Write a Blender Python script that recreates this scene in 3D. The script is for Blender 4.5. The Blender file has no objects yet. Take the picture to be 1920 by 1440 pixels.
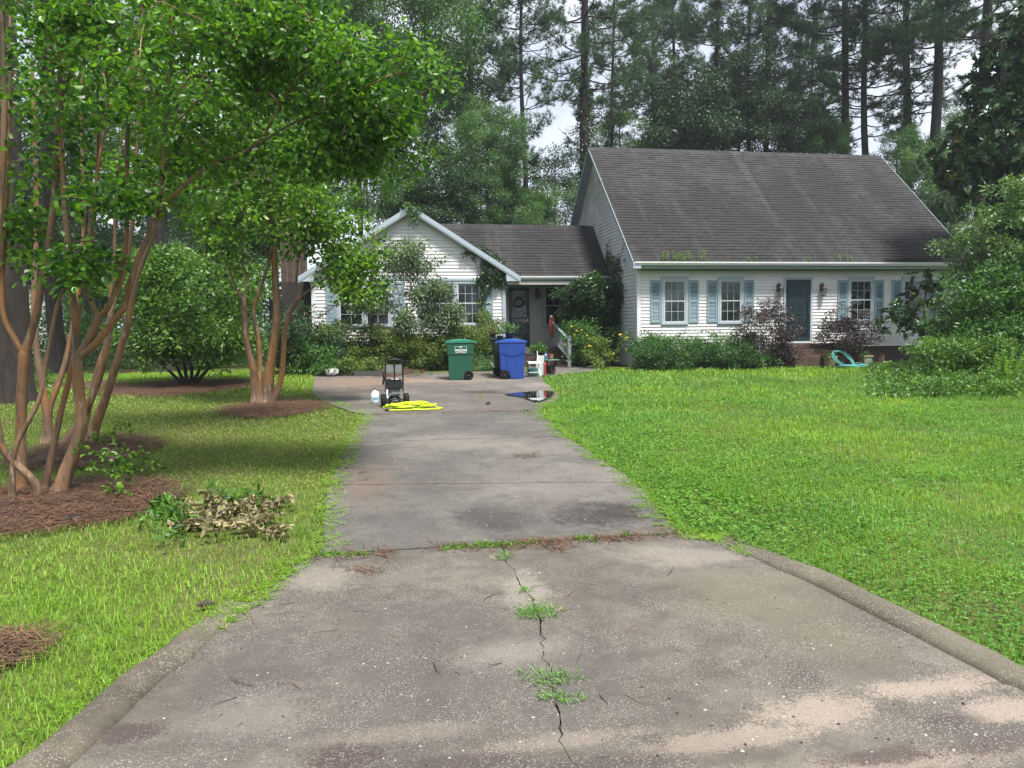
import bpy, math, random
import numpy as np
from mathutils import Matrix, Vector
sc = bpy.context.scene
COL = sc.collection
PI = math.pi
# ------------------------------------------------------------------ camera
F_PX, PITCH, ROLL, YAW = 1442.0, math.radians(4.16), math.radians(0.7), math.radians(10)
def _rx(a): c, s = math.cos(a), math.sin(a); return np.array([[1, 0, 0], [0, c, -s], [0, s, c]])
def _rz(a): c, s = math.cos(a), math.sin(a); return np.array([[c, -s, 0], [s, c, 0], [0, 0, 1]])
CM = _rz(-YAW) @ _rx(PI/2 - PITCH) @ _rz(-ROLL)
cam_d = bpy.data.cameras.new('camera'); cam = bpy.data.objects.new('camera', cam_d); COL.objects.link(cam)
cam.matrix_world = Matrix(CM.tolist()).to_4x4()
cam_d.sensor_fit = 'HORIZONTAL'; cam_d.sensor_width = 36; cam_d.lens = 36*F_PX/1920
cam_d.clip_start = 0.05; cam_d.clip_end = 1500
sc.camera = cam
# ------------------------------------------------------------------ sky, sun, exposure
SUN_EL, SUN_AZ = math.radians(64), math.radians(158)      # azimuth clockwise from +Y
w = bpy.data.worlds.new('World'); sc.world = w; w.use_nodes = True
nt = w.node_tree; nt.nodes.clear()
out = nt.nodes.new('ShaderNodeOutputWorld'); bg = nt.nodes.new('ShaderNodeBackground')
sky = nt.nodes.new('ShaderNodeTexSky'); sky.sky_type = 'NISHITA'; sky.sun_disc = False
sky.sun_elevation = SUN_EL; sky.sun_rotation = SUN_AZ; sky.air_density = 1.0; sky.dust_density = 2.0
hs = nt.nodes.new('ShaderNodeMixRGB'); hs.inputs[0].default_value = 0.80; hs.inputs[2].default_value = (10.2, 10.6, 11.4, 1)
cn = nt.nodes.new('ShaderNodeTexNoise'); cn.inputs['Scale'].default_value = 3.0; cn.inputs['Detail'].default_value = 6
cr = nt.nodes.new('ShaderNodeMapRange'); cr.inputs[1].default_value = .35; cr.inputs[2].default_value = .7; cr.inputs[3].default_value = .72; cr.inputs[4].default_value = .95
nt.links.new(cn.outputs[0], cr.inputs[0]); nt.links.new(cr.outputs[0], hs.inputs[0])
cg = nt.nodes.new('ShaderNodeMixRGB'); cg.inputs[1].default_value = (5.6, 6.2, 7.4, 1); cg.inputs[2].default_value = (9.6, 10.1, 11.0, 1)
cn2 = nt.nodes.new('ShaderNodeTexNoise'); cn2.inputs['Scale'].default_value = 5.0; cn2.inputs['Detail'].default_value = 7
cr2 = nt.nodes.new('ShaderNodeMapRange'); cr2.inputs[1].default_value = .38; cr2.inputs[2].default_value = .64
nt.links.new(cn2.outputs[0], cr2.inputs[0]); nt.links.new(cr2.outputs[0], cg.inputs[0]); nt.links.new(cg.outputs[0], hs.inputs[2])
nt.links.new(sky.outputs[0], hs.inputs[1]); nt.links.new(hs.outputs[0], bg.inputs[0]); nt.links.new(bg.outputs[0], out.inputs[0])
bg.inputs[1].default_value = 0.054
sun_d = bpy.data.lights.new('sun', 'SUN'); sun = bpy.data.objects.new('sun', sun_d); COL.objects.link(sun)
sun_d.energy = 3.2; sun_d.angle = math.radians(11); sun_d.color = (1.0, .96, .9)
sdir = Vector((math.sin(SUN_AZ)*math.cos(SUN_EL), math.cos(SUN_AZ)*math.cos(SUN_EL), math.sin(SUN_EL)))
sun.rotation_euler = sdir.to_track_quat('Z', 'Y').to_euler()
vs = sc.view_settings; vs.view_transform = 'Standard'; vs.look = 'None'; vs.gamma = 1; vs.use_curve_mapping = False
vs.exposure = 1.42
HAZE = 0.0007
sc.cycles.max_bounces = 7; sc.cycles.diffuse_bounces = 4; sc.cycles.glossy_bounces = 3; sc.cycles.transmission_bounces = 5; sc.cycles.transparent_max_bounces = 8
sc.cycles.use_denoising = True; sc.cycles.caustics_reflective = False; sc.cycles.caustics_refractive = False
sc.cycles.volume_bounces = 0
# ------------------------------------------------------------------ where a pixel of the photograph meets the place
def ray(u, v): return CM @ np.array([(u-960)/F_PX, (720-v)/F_PX, -1.0])
def onY(u, v, Y): d = ray(u, v); return d*(Y/d[1])
def gz(y): return float(np.interp(y, [-8, 14.4, 17.0, 23.0], [-2.268, -1.5176, -1.5176, -1.32]))
def gnd(u, v):
    d = ray(u, v); t = .5
    for _ in range(6000):
        p = d*t
        if p[2] < gz(p[1]): return p
        t *= 1.0012
    return p
def G2(u, v): p = gnd(u, v); return (p[0], p[1])
# ------------------------------------------------------------------ meshes
def norm(a): return a/np.maximum(np.linalg.norm(a, axis=-1, keepdims=True), 1e-9)
class MB:
    def __init__(s): s.V = []; s.F = {3: [], 4: []}; s.N = []; s.n = 0; s.A = []; s.M = {3: [], 4: []}
    def add(s, V, F, v=None, m=0):
        V = np.asarray(V, float).reshape(-1, 3)
        if isinstance(F, np.ndarray):
            if len(F): s.F[F.shape[1]].append(F+s.n); s.M[F.shape[1]].append(np.full(len(F), m))
        else:
            for f in F:
                if len(f) in (3, 4): s.F[len(f)].append(np.array([f])+s.n); s.M[len(f)].append(np.array([m]))
                else: s.N.append(([i+s.n for i in f], m))
        s.V.append(V); s.n += len(V)
        s.A.append(np.full(len(V), .5) if v is None else np.broadcast_to(np.asarray(v, float), (len(V),)))
        return s
    def box(s, x0, x1, y0, y1, z0, z1, m=0, v=None, R=None, o=(0, 0, 0)):
        V = np.array([(x, y, z) for z in (z0, z1) for y in (y0, y1) for x in (x0, x1)], float)
        if R is not None: V = V @ np.asarray(R).T
        return s.add(V+np.asarray(o), np.array([(0, 2, 3, 1), (4, 5, 7, 6), (0, 1, 5, 4), (2, 6, 7, 3), (0, 4, 6, 2), (1, 3, 7, 5)]), v, m)
    def tube(s, P, r, k=6, ref=None, cap=True, closed=False, m=0, v=None):
        P = np.asarray(P, float); n = len(P); r = np.broadcast_to(np.asarray(r, float), (n,))
        if closed: T = norm(np.roll(P, -1, 0)-np.roll(P, 1, 0))
        else: T = norm(np.gradient(P, axis=0))
        if ref is None:
            d = norm(P[-1]-P[0]) if not closed else np.array([0, 0, 0.]); a = np.abs(d); ref = np.eye(3)[int(np.argmin(a))]+np.array([.013, .021, .017])
        S = norm(np.cross(T, np.asarray(ref, float))); U = np.cross(S, T)
        a = np.arange(k)*2*PI/k
        V = P[:, None]+r[:, None, None]*(np.cos(a)[None, :, None]*S[:, None]+np.sin(a)[None, :, None]*U[:, None])
        i = np.arange(n if closed else n-1)[:, None]; j = np.arange(k)[None]; i2 = (i+1) % n; j2 = (j+1) % k
        Fq = np.stack([i*k+j, i2*k+j, i2*k+j2, i*k+j2], -1).reshape(-1, 4)[:, ::-1]
        s.add(V.reshape(-1, 3), Fq, v, m)
        if cap and not closed:
            b = s.n-n*k
            for q in (list(range(k)), list(range((n-1)*k, n*k))[::-1]): s.N.append(([b+x for x in q], m))
        return s
    def cyl(s, p0, p1, r, k=12, r1=None, m=0, v=None): return s.tube([p0, p1], [r, r if r1 is None else r1], k, m=m, v=v)
    def lathe(s, prof, c, k=16, axis='z', m=0, v=None):
        P = np.array(prof, float); a = np.arange(k)*2*PI/k
        V = np.stack([P[:, None, 0]*np.cos(a), P[:, None, 0]*np.sin(a), np.repeat(P[:, None, 1], k, 1)], -1).reshape(-1, 3)
        if axis == 'x': V = V[:, [2, 0, 1]]
        if axis == 'y': V = V[:, [1, 2, 0]]
        n = len(P); i = np.arange(n-1)[:, None]; j = np.arange(k)[None]; j2 = (j+1) % k
        return s.add(V+np.asarray(c), np.stack([i*k+j, i*k+j2, (i+1)*k+j2, (i+1)*k+j], -1).reshape(-1, 4), v, m)
    def prism(s, poly, z0, z1, m=0):
        n = len(poly); z0 = np.broadcast_to(z0, n); z1 = np.broadcast_to(z1, n)
        V = [(p[0], p[1], a) for p, a in zip(poly, z0)]+[(p[0], p[1], a) for p, a in zip(poly, z1)]
        return s.add(V, [list(range(n))[::-1], list(range(n, 2*n))]+[[i, (i+1) % n, n+(i+1) % n, n+i] for i in range(n)], None, m)
    def mesh(s, name, mats, smooth=False):
        me = bpy.data.meshes.new(name)
        V = np.concatenate(s.V) if s.V else np.zeros((0, 3))
        q = np.concatenate(s.F[4]) if s.F[4] else np.zeros((0, 4), int); t = np.concatenate(s.F[3]) if s.F[3] else np.zeros((0, 3), int)
        mi = np.concatenate([x for x in (s.M[4]+s.M[3])]+[np.array([m for _, m in s.N], int)]) if (s.M[4] or s.M[3] or s.N) else np.zeros(0, int)
        ng = [np.array(f) for f, _ in s.N]
        loops = np.concatenate([q.ravel(), t.ravel()]+ng).astype(np.int32)
        cnt = np.concatenate([np.full(len(q), 4), np.full(len(t), 3), np.array([len(f) for f in ng], int)]).astype(np.int32)
        me.vertices.add(len(V)); me.vertices.foreach_set('co', V.astype(np.float32).ravel())
        me.loops.add(len(loops)); me.loops.foreach_set('vertex_index', loops)
        me.polygons.add(len(cnt)); me.polygons.foreach_set('loop_start', np.concatenate([[0], np.cumsum(cnt)[:-1]]).astype(np.int32))
        me.polygons.foreach_set('loop_total', cnt)
        for m in (mats if isinstance(mats, (list, tuple)) else [mats]): me.materials.append(m)
        me.polygons.foreach_set('material_index', mi.astype(np.int32))
        me.polygons.foreach_set('use_smooth', np.full(len(cnt), bool(smooth)))
        at = me.attributes.new('v', 'FLOAT', 'POINT'); at.data.foreach_set('value', np.concatenate(s.A).astype(np.float32))
        me.update(calc_edges=True)
        return me
    def build(s, name, mats, parent=None, smooth=False, **k):
        return link(name, s.mesh(name, mats, smooth), parent, **k)
def link(name, me, parent=None, loc=None, label=None, cat=None, group=None, kind=None):
    o = bpy.data.objects.new(name, me); COL.objects.link(o)
    if parent is not None:
        o.parent = parent
        if loc is None: o.matrix_parent_inverse = parent_world(parent).inverted()
    if loc is not None: o.location = loc
    return tag(o, label, cat, group, kind)
def parent_world(p):
    m = Matrix.LocRotScale(p.location, p.rotation_euler, p.scale)
    if p.parent: m = parent_world(p.parent) @ p.matrix_parent_inverse @ m
    return m
def tag(o, label=None, cat=None, group=None, kind=None):
    for k, x in (('label', label), ('category', cat), ('group', group), ('kind', kind)):
        if x: o[k] = x
    return o
def thing(name, label, cat, loc=(0, 0, 0), rz=0, group=None):
    o = bpy.data.objects.new(name, None); COL.objects.link(o); o.location = loc; o.rotation_euler = (0, 0, rz); o.empty_display_size = .1
    return tag(o, label, cat, group)
def lpart(name, mb, mats, parent, smooth=False, **k):          # a part whose mesh is in its thing's own coordinates
    return link(name, mb.mesh(name, mats, smooth), parent, loc=(0, 0, 0), **k)
def dup(o, parent=None, **k):
    c = o.copy(); COL.objects.link(c)
    if parent is not None: c.parent = parent
    for ch in [x for x in bpy.data.objects if x.parent == o]: dup(ch, c)
    return tag(c, **k)
# ------------------------------------------------------------------ materials
class NT:
    def __init__(s, name):
        s.m = bpy.data.materials.new(name); s.m.use_nodes = True; s.t = s.m.node_tree; s.t.nodes.clear()
        s.o = s.t.nodes.new('ShaderNodeOutputMaterial')
    def n(s, ty, ins=None, **kw):
        n = s.t.nodes.new('ShaderNode'+ty)
        for k, x in kw.items(): setattr(n, k, x)
        for k, x in (ins or {}).items(): s.set(n.inputs[k], x)
        return n
    def set(s, i, x):
        if isinstance(x, bpy.types.NodeSocket): s.t.links.new(x, i)
        elif isinstance(x, bpy.types.Node): s.t.links.new(x.outputs[0], i)
        elif isinstance(x, tuple) and len(x) == 3 and i.type == 'RGBA': i.default_value = (*x, 1)
        else: i.default_value = x
    def pos(s): return s.n('NewGeometry').outputs['Position']
    def objc(s): return s.n('TexCoord').outputs['Object']
    def noise(s, vec, scale, detail=4, rough=.55, out=0, **k): return s.n('TexNoise', {'Vector': vec, 'Scale': scale, 'Detail': detail, 'Roughness': rough}, **k).outputs[out]
    def map(s, vec, sc_=(1, 1, 1), loc=(0, 0, 0)): return s.n('Mapping', {'Vector': vec, 'Scale': sc_, 'Location': loc}).outputs[0]
    def ramp(s, f, stops, interp='LINEAR'):
        r = s.n('ValToRGB', {0: f}); r.color_ramp.interpolation = interp; e = r.color_ramp.elements
        while len(e) < len(stops): e.new(.5)
        for k, (p, c) in zip(e, stops): k.position = p; k.color = (*c, 1) if isinstance(c, tuple) else (c, c, c, 1)
        return r.outputs[0]
    def rng(s, f, a, b, c=0., d=1., smooth=True):
        return s.n('MapRange', {0: f, 1: a, 2: b, 3: c, 4: d}, interpolation_type='SMOOTHSTEP' if smooth else 'LINEAR').outputs[0]
    def mix(s, f, a, b, mode='MIX'): return s.n('MixRGB', {0: f, 1: a, 2: b}, blend_type=mode).outputs[0]
    def math(s, op, a, b=0., c=0.): return s.n('Math', {0: a, 1: b, 2: c}, operation=op).outputs[0]
    def bump(s, h, strength=.3, dist=.01): return s.n('Bump', {'Height': h, 'Strength': strength, 'Distance': dist}).outputs[0]
    def pbr(s, **k):
        p = s.n('BsdfPrincipled')
        for a, x in k.items(): s.set(p.inputs[a.replace('_', ' ')], x)
        return p
    def out(s, sh): s.t.links.new(sh if isinstance(sh, bpy.types.NodeSocket) else sh.outputs[0], s.o.inputs['Surface']); return s.m
def plain(name, c, rough=.6, metal=0., var=.12, scale=14., bump=.05, spec=.5):
    N = NT(name); p = N.objc(); f = N.noise(p, scale, 5)
    col = N.mix(f, tuple(x*(1-var) for x in c), tuple(min(1, x*(1+var)) for x in c))
    return N.out(N.pbr(Base_Color=col, Roughness=N.rng(f, .3, .7, max(.03, rough-.07), min(1, rough+.07)), Metallic=metal, Normal=N.bump(f, bump, .01), Specular_IOR_Level=spec))
def leafmat(name, c0, c1, rough=.42, trans=.35, tcol=None, spec=.5):
    N = NT(name); v = N.n('Attribute', attribute_name='v').outputs['Fac']
    col = N.ramp(v, [(0, c0), (1, c1)])
    t = N.mix(1., col, tcol or (1.5, 1.45, .7), 'MULTIPLY')
    p = N.pbr(Base_Color=col, Roughness=rough, Specular_IOR_Level=spec)
    return N.out(N.n('MixShader', {0: trans, 1: p.outputs[0], 2: N.n('BsdfTranslucent', {0: t}).outputs[0]}))
def barkmat(name, c0, c1, scale=(9, 9, 2.0), rough=.85, bump=.6, c2=None):
    N = NT(name); p = N.objc(); q = N.map(p, scale); f = N.noise(q, 1.0, 6, .65); g = N.noise(p, 1.3, 3)
    col = N.mix(N.rng(f, .35, .65), c0, c1)
    if c2:
        col = N.mix(N.rng(g, .45, .62), col, c2); h = N.noise(N.map(p, (14, 14, 3.2)), 1.0, 4, .6)
        col = N.mix(N.rng(h, .58, .64, 0, .75), col, (.31, .225, .145)); col = N.mix(N.rng(h, .40, .34, 0, .6), col, (.05, .037, .028))
    return N.out(N.pbr(Base_Color=col, Roughness=rough, Normal=N.bump(f, bump, .02)))
# ------------------------------------------------------------------ materials in use
M = {}
def sidingmat(name, c, dirt):
    N = NT(name); p = N.pos(); f = N.noise(p, 2.2, 6, .6); st = N.noise(N.map(p, (3.5, 3.5, .5)), 1.6, 5, .65)
    col = N.mix(N.rng(f, .3, .7), tuple(x*.9 for x in c), c)
    col = N.mix(N.rng(st, .56, .78, 0, dirt), col, (.30, .29, .20)); fine = N.noise(N.map(p, (1, 1, 9)), 9, 4)
    low = N.rng(N.n('SeparateXYZ', {0: p}).outputs['Z'], -.75, -.2, .15, 0)
    col = N.mix(N.math('MULTIPLY', low, fine), col, (.25, .27, .16))
    return N.out(N.pbr(Base_Color=col, Roughness=.5, Normal=N.bump(fine, .06, .004)))
M['siding'] = sidingmat('white_siding', (.635, .635, .63), .14)
M['siding_side'] = sidingmat('dirty_siding', (.56, .57, .58), .6)
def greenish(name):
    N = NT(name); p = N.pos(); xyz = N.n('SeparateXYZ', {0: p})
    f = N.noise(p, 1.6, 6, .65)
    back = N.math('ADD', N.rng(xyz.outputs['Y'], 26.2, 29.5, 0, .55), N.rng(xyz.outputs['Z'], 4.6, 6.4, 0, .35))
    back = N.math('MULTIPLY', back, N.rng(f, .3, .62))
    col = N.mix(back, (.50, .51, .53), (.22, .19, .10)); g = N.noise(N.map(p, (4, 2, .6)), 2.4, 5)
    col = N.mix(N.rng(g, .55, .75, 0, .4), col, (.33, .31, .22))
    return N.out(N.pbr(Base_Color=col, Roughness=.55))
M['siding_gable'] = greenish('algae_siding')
M['siding_tan'] = sidingmat('tan_siding', (.52, .49, .45), .3)
M['trim'] = plain('pale_blue_trim', (.33, .39, .44), .45, var=.08, scale=5)
M['trimwhite'] = plain('white_trim', (.62, .64, .66), .45, var=.06, scale=6)
M['fascia'] = plain('blue_fascia', (.36, .42, .49), .45, var=.14, scale=4)
M['shutter'] = plain('slate_blue_paint', (.115, .185, .225), .5, var=.2, scale=6)
M['shutterframe'] = plain('light_blue_paint', (.215, .295, .335), .5, var=.15, scale=6)
M['soffit'] = plain('grey_blue_soffit', (.20, .25, .30), .6)
M['gutterwhite'] = plain('white_gutter', (.62, .64, .63), .4, var=.15, scale=7)
M['eaveshade'] = plain('shaded_green_eave', (.20, .26, .25), .6, var=.2, scale=5)  # dark green tone puts the shade under the eaves into the colour
M['sash'] = plain('white_sash', (.50, .52, .53), .45, var=.06)
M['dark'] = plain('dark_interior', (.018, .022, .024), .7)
M['doordark'] = plain('dark_green_door', (.012, .026, .034), .4)
M['doorblue'] = plain('blue_grey_storm_door', (.17, .26, .33), .4)
M['rail'] = plain('grey_rail_paint', (.25, .29, .32), .55)
M['black'] = plain('black_metal', (.009, .0095, .010), .5, spec=.3)
M['rubber'] = plain('black_rubber', (.011, .011, .0115), .8, spec=.25)
M['darkplastic'] = plain('dark_plastic', (.012, .014, .015), .55, spec=.35)
M['brass'] = plain('brass', (.55, .40, .16), .35, 1.0)
M['rust'] = plain('dark_copper', (.055, .035, .028), .5)
M['silver'] = plain('bare_aluminium', (.22, .23, .24), .45, .5)
def glassmat(name, tint, rough=.04):
    N = NT(name); fr = N.n('Fresnel', {'IOR': 1.5})
    f = N.math('ADD', fr.outputs[0], .01)
    return N.out(N.n('MixShader', {0: f, 1: N.n('BsdfTransparent', {0: (*tint, 1)}).outputs[0], 2: N.n('BsdfGlossy', {0: (.9, .9, .9, 1), 1: rough}).outputs[0]}))
M['glass'] = glassmat('window_glass', (.86, .90, .90))
def curtainmat(name, c):
    N = NT(name); p = N.objc(); x = N.n('SeparateXYZ', {0: p}).outputs['X']
    wv = N.math('SINE', N.math('MULTIPLY', N.math('ADD', x, N.math('MULTIPLY', N.noise(p, 3, 2), .08)), 75.))
    return N.out(N.pbr(Base_Color=N.mix(N.rng(wv, -1, 1), tuple(k*.82 for k in c), c), Roughness=.9, Normal=N.bump(wv, .5, .02)))
M['curtain'] = curtainmat('sheer_curtain', (.34, .39, .37))
M['curtain_dim'] = curtainmat('dim_curtain', (.13, .15, .15))
M['curtain_dark'] = curtainmat('dark_curtain', (.045, .05, .05))
M['curtain_blue'] = curtainmat('door_curtain', (.42, .52, .60))
def shinglemat():
    N = NT('asphalt_shingle'); p = N.pos(); sx = N.n('SeparateXYZ', {0: p})
    cell = N.n('CombineXYZ', {0: N.math('FLOOR', N.math('MULTIPLY', sx.outputs['X'], 3.3)), 1: N.math('FLOOR', N.math('MULTIPLY', sx.outputs['Z'], 9.0)), 2: N.math('FLOOR', N.math('MULTIPLY', sx.outputs['Y'], .4))})
    wn = N.n('TexWhiteNoise', {'Vector': cell.outputs[0]}).outputs['Value']
    big = N.noise(N.map(p, (.42, .13, .13)), 1.5, 6, .62); stk = N.noise(N.map(p, (1.5, .10, .10)), 1.3, 5, .65); g = N.noise(p, 90, 2)
    col = N.mix(N.rng(wn, 0, 1, 0, 1, False), (.0165, .016, .017), (.036, .035, .0365))
    alg = N.math('ADD', N.math('ADD', big, N.rng(sx.outputs['Z'], 5.9, 4.3, -.06, .07)), N.math('MULTIPLY', N.math('SUBTRACT', N.noise(N.map(p, (2.2, .16, .16)), 1.2, 4, .6), .5), .35))
    col = N.mix(N.rng(alg, .40, .60, 0, .94), col, N.mix(wn, (.009, .008, .008), (.017, .0145, .014)))                 # brown-black algae
    col = N.mix(N.rng(stk, .54, .76, 0, .40), col, (.10, .094, .092))                     # pale washed streaks
    col = N.mix(N.rng(g, .45, .8, 0, .22), col, (.10, .097, .10))
    return N.out(N.pbr(Base_Color=col, Roughness=.9, Normal=N.bump(g, .4, .006)))
M['shingle'] = shinglemat()
M['roofdeck'] = plain('roof_felt', (.022, .021, .023), .9)
def brickmat(name, c0, c1):
    N = NT(name); r = N.n('ObjectInfo').outputs['Random']; p = N.objc(); f = N.noise(p, 18, 5)
    col = N.mix(r, c0, c1); col = N.mix(N.rng(f, .4, .75, 0, .6), col, (.05, .045, .035))
    return N.out(N.pbr(Base_Color=col, Roughness=.9, Normal=N.bump(f, .3, .01)))
M['brick'] = brickmat('brown_brick', (.060, .034, .024), (.105, .060, .040))
M['mortar'] = plain('mortar', (.15, .14, .12), .95)
# plants
M['crape'] = leafmat('crape_leaf', (.014, .066, .009), (.140, .310, .022), .36, .48)
M['crape2'] = leafmat('young_crape_leaf', (.020, .080, .010), (.170, .335, .022), .38, .42)
M['myrtle_bark'] = barkmat('peeling_tan_bark', (.225, .135, .075), (.080, .053, .035), (11, 11, 1.0), .7, .6, (.235, .112, .038))
M['orange_bark'] = barkmat('peeling_orange_bark', (.25, .115, .042), (.095, .053, .030), (11, 11, 1.0), .65, .6, (.15, .095, .060))
M['pine_bark'] = barkmat('pine_bark', (.034, .025, .021), (.010, .008, .007), (7, 7, 1.7), .95, 1.0)
M['grey_bark'] = barkmat('grey_bark', (.12, .105, .09), (.055, .048, .042), (8, 8, 1.5), .9, .6)
M['dark_bark'] = barkmat('dark_bark_recess_shade', (.030, .024, .018), (.014, .011, .010), (8, 8, 1.5), .85, .5)
M['needle'] = leafmat('pine_needles', (.016, .056, .026), (.070, .150, .062), .55, .35)
M['oak'] = leafmat('broad_leaf', (.030, .092, .030), (.135, .265, .080), .5, .4)
M['oak2'] = leafmat('light_broad_leaf', (.028, .090, .022), (.115, .230, .060), .5, .38)
M['holly'] = leafmat('dark_evergreen_leaf', (.012, .036, .016), (.050, .105, .042), .42, .2)
M['magnolia'] = leafmat('magnolia_leaf', (.010, .035, .012), (.045, .105, .028), .28, .12)
M['magnolia_new'] = leafmat('bronze_new_leaf', (.10, .075, .02), (.19, .14, .03), .4, .25)
M['greygreen'] = leafmat('grey_green_leaf', (.040, .090, .036), (.205, .275, .150), .4, .32)
M['azalea'] = leafmat('yellow_green_leaf', (.018, .062, .010), (.215, .300, .060), .42, .36)
M['ivy'] = leafmat('ivy_leaf', (.008, .030, .010), (.045, .105, .025), .35, .15)
M['shrub'] = leafmat('mid_green_leaf', (.018, .078, .014), (.100, .225, .036), .4, .32)
M['shrubpale'] = leafmat('pale_shrub_leaf', (.030, .095, .022), (.170, .275, .090), .38, .32)
M['boxwood'] = leafmat('boxwood_leaf', (.014, .060, .014), (.080, .185, .040), .42, .25)
M['plum'] = leafmat('plum_leaf', (.018, .017, .017), (.080, .056, .055), .42, .2, (1.2, .9, .9))
M['vine'] = leafmat('ground_vine_leaf', (.024, .085, .012), (.150, .285, .045), .42, .34)
M['bright'] = leafmat('bright_weed_leaf', (.10, .24, .02), (.24, .40, .04), .5, .42)
M['grass'] = leafmat('grass_blade', (.058, .185, .010), (.270, .445, .042), .42, .42)
M['grassdry'] = leafmat('sparse_grass_blade', (.095, .140, .022), (.310, .325, .085), .5, .35)
M['grasscool'] = leafmat('cool_grass_blade', (.040, .150, .018), (.165, .365, .060), .42, .4)
M['clover'] = leafmat('clover_leaf', (.045, .155, .012), (.150, .330, .030), .42, .32)
M['deadleaf'] = leafmat('wilted_leaf', (.075, .065, .025), (.36, .31, .15), .6, .2)
M['straw'] = leafmat('pine_straw', (.024, .014, .010), (.225, .118, .068), .7, .05)
M['yellow_flower'] = plain('yellow_petal', (.80, .62, .05), .6)
M['red_flower'] = plain('red_petal', (.55, .03, .02), .6)
M['pink_flower'] = plain('pink_petal', (.75, .20, .40), .6)
# ------------------------------------------------------------------ leaves
def rvec(rng, n): return norm(rng.normal(size=(n, 3)))
def leaves(mb, P, D, U, L, W, fold=.25, v=.5, m=0, simple=False):
    """oval leaves folded along the midrib: four triangles each, or two when they are far away"""
    n = len(P)
    if not n: return
    D = norm(D); S = norm(np.cross(D, U)); Nn = np.cross(S, D)
    L = np.broadcast_to(np.asarray(L, float), (n,))[:, None]; W = np.broadcast_to(np.asarray(W, float), (n,))[:, None]*.5; f = W*fold
    vv = np.broadcast_to(np.asarray(v, float), (n,))
    b = np.arange(n)[:, None]
    if simple:
        V = np.stack([P, P+D*L*.5+S*W+Nn*f, P+D*L, P+D*L*.5-S*W+Nn*f], 1)
        mb.add(V.reshape(-1, 3), np.concatenate([b*4+np.array([0, 1, 2]), b*4+np.array([0, 2, 3])]), np.repeat(vv, 4), m)
    else:
        tip = P+D*L-Nn*L*.12
        V = np.stack([P, P+D*L*.22+S*W*.86+Nn*f, P+D*L*.72+S*W*.9+Nn*f*.8, tip, P+D*L*.72-S*W*.9+Nn*f*.8, P+D*L*.22-S*W*.86+Nn*f], 1)
        mb.add(V.reshape(-1, 3), np.concatenate([b*6+np.array([0, 1, 2, 3]), b*6+np.array([0, 3, 4, 5])]), np.repeat(vv, 6), m)
def clump_leaves(mb, rng, C, rad, per, L, asp=.55, flat=.7, droop=.2, simple=True, m=0, vb=None, spread=.22, up=.6):
    """PER leaves about every clump centre in C"""
    C = np.asarray(C, float); n = len(C)*per
    c = np.repeat(C, per, 0); off = rvec(rng, n)*(rng.random((n, 1))**.45)*rad; off[:, 2] *= flat
    D = norm(off+rng.normal(size=(n, 3))*rad*.45); D[:, 2] -= droop
    U = norm(rng.normal(size=(n, 3))*.65+np.array([0, 0, up]))
    base = np.repeat(rng.random(len(C)) if vb is None else vb, per)
    v = np.clip(base*.5+.25+rng.normal(size=n)*spread, 0, 1)
    l = L*rng.uniform(.65, 1.25, n)
    leaves(mb, c+off, D, U, l, l*asp*rng.uniform(.8, 1.2, n), .25, v, m, simple)
def blob(rng, n, c, r, shell=.55, noise=.25, zmin=None):
    """n points in an uneven ellipsoid, most of them near its surface"""
    d = rvec(rng, n); k = (shell+(1-shell)*rng.random(n))**.6
    ph = rng.random(3)*6; lump = 1+noise*(np.sin(d[:, 0]*4+ph[0])*np.sin(d[:, 1]*4.6+ph[1])+.7*np.sin(d[:, 2]*5+ph[2]))
    P = np.asarray(c)+d*(k*lump)[:, None]*np.asarray(r)
    if zmin is not None: P[:, 2] = np.maximum(P[:, 2], zmin+rng.random(n)*.1)
    return P
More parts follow.
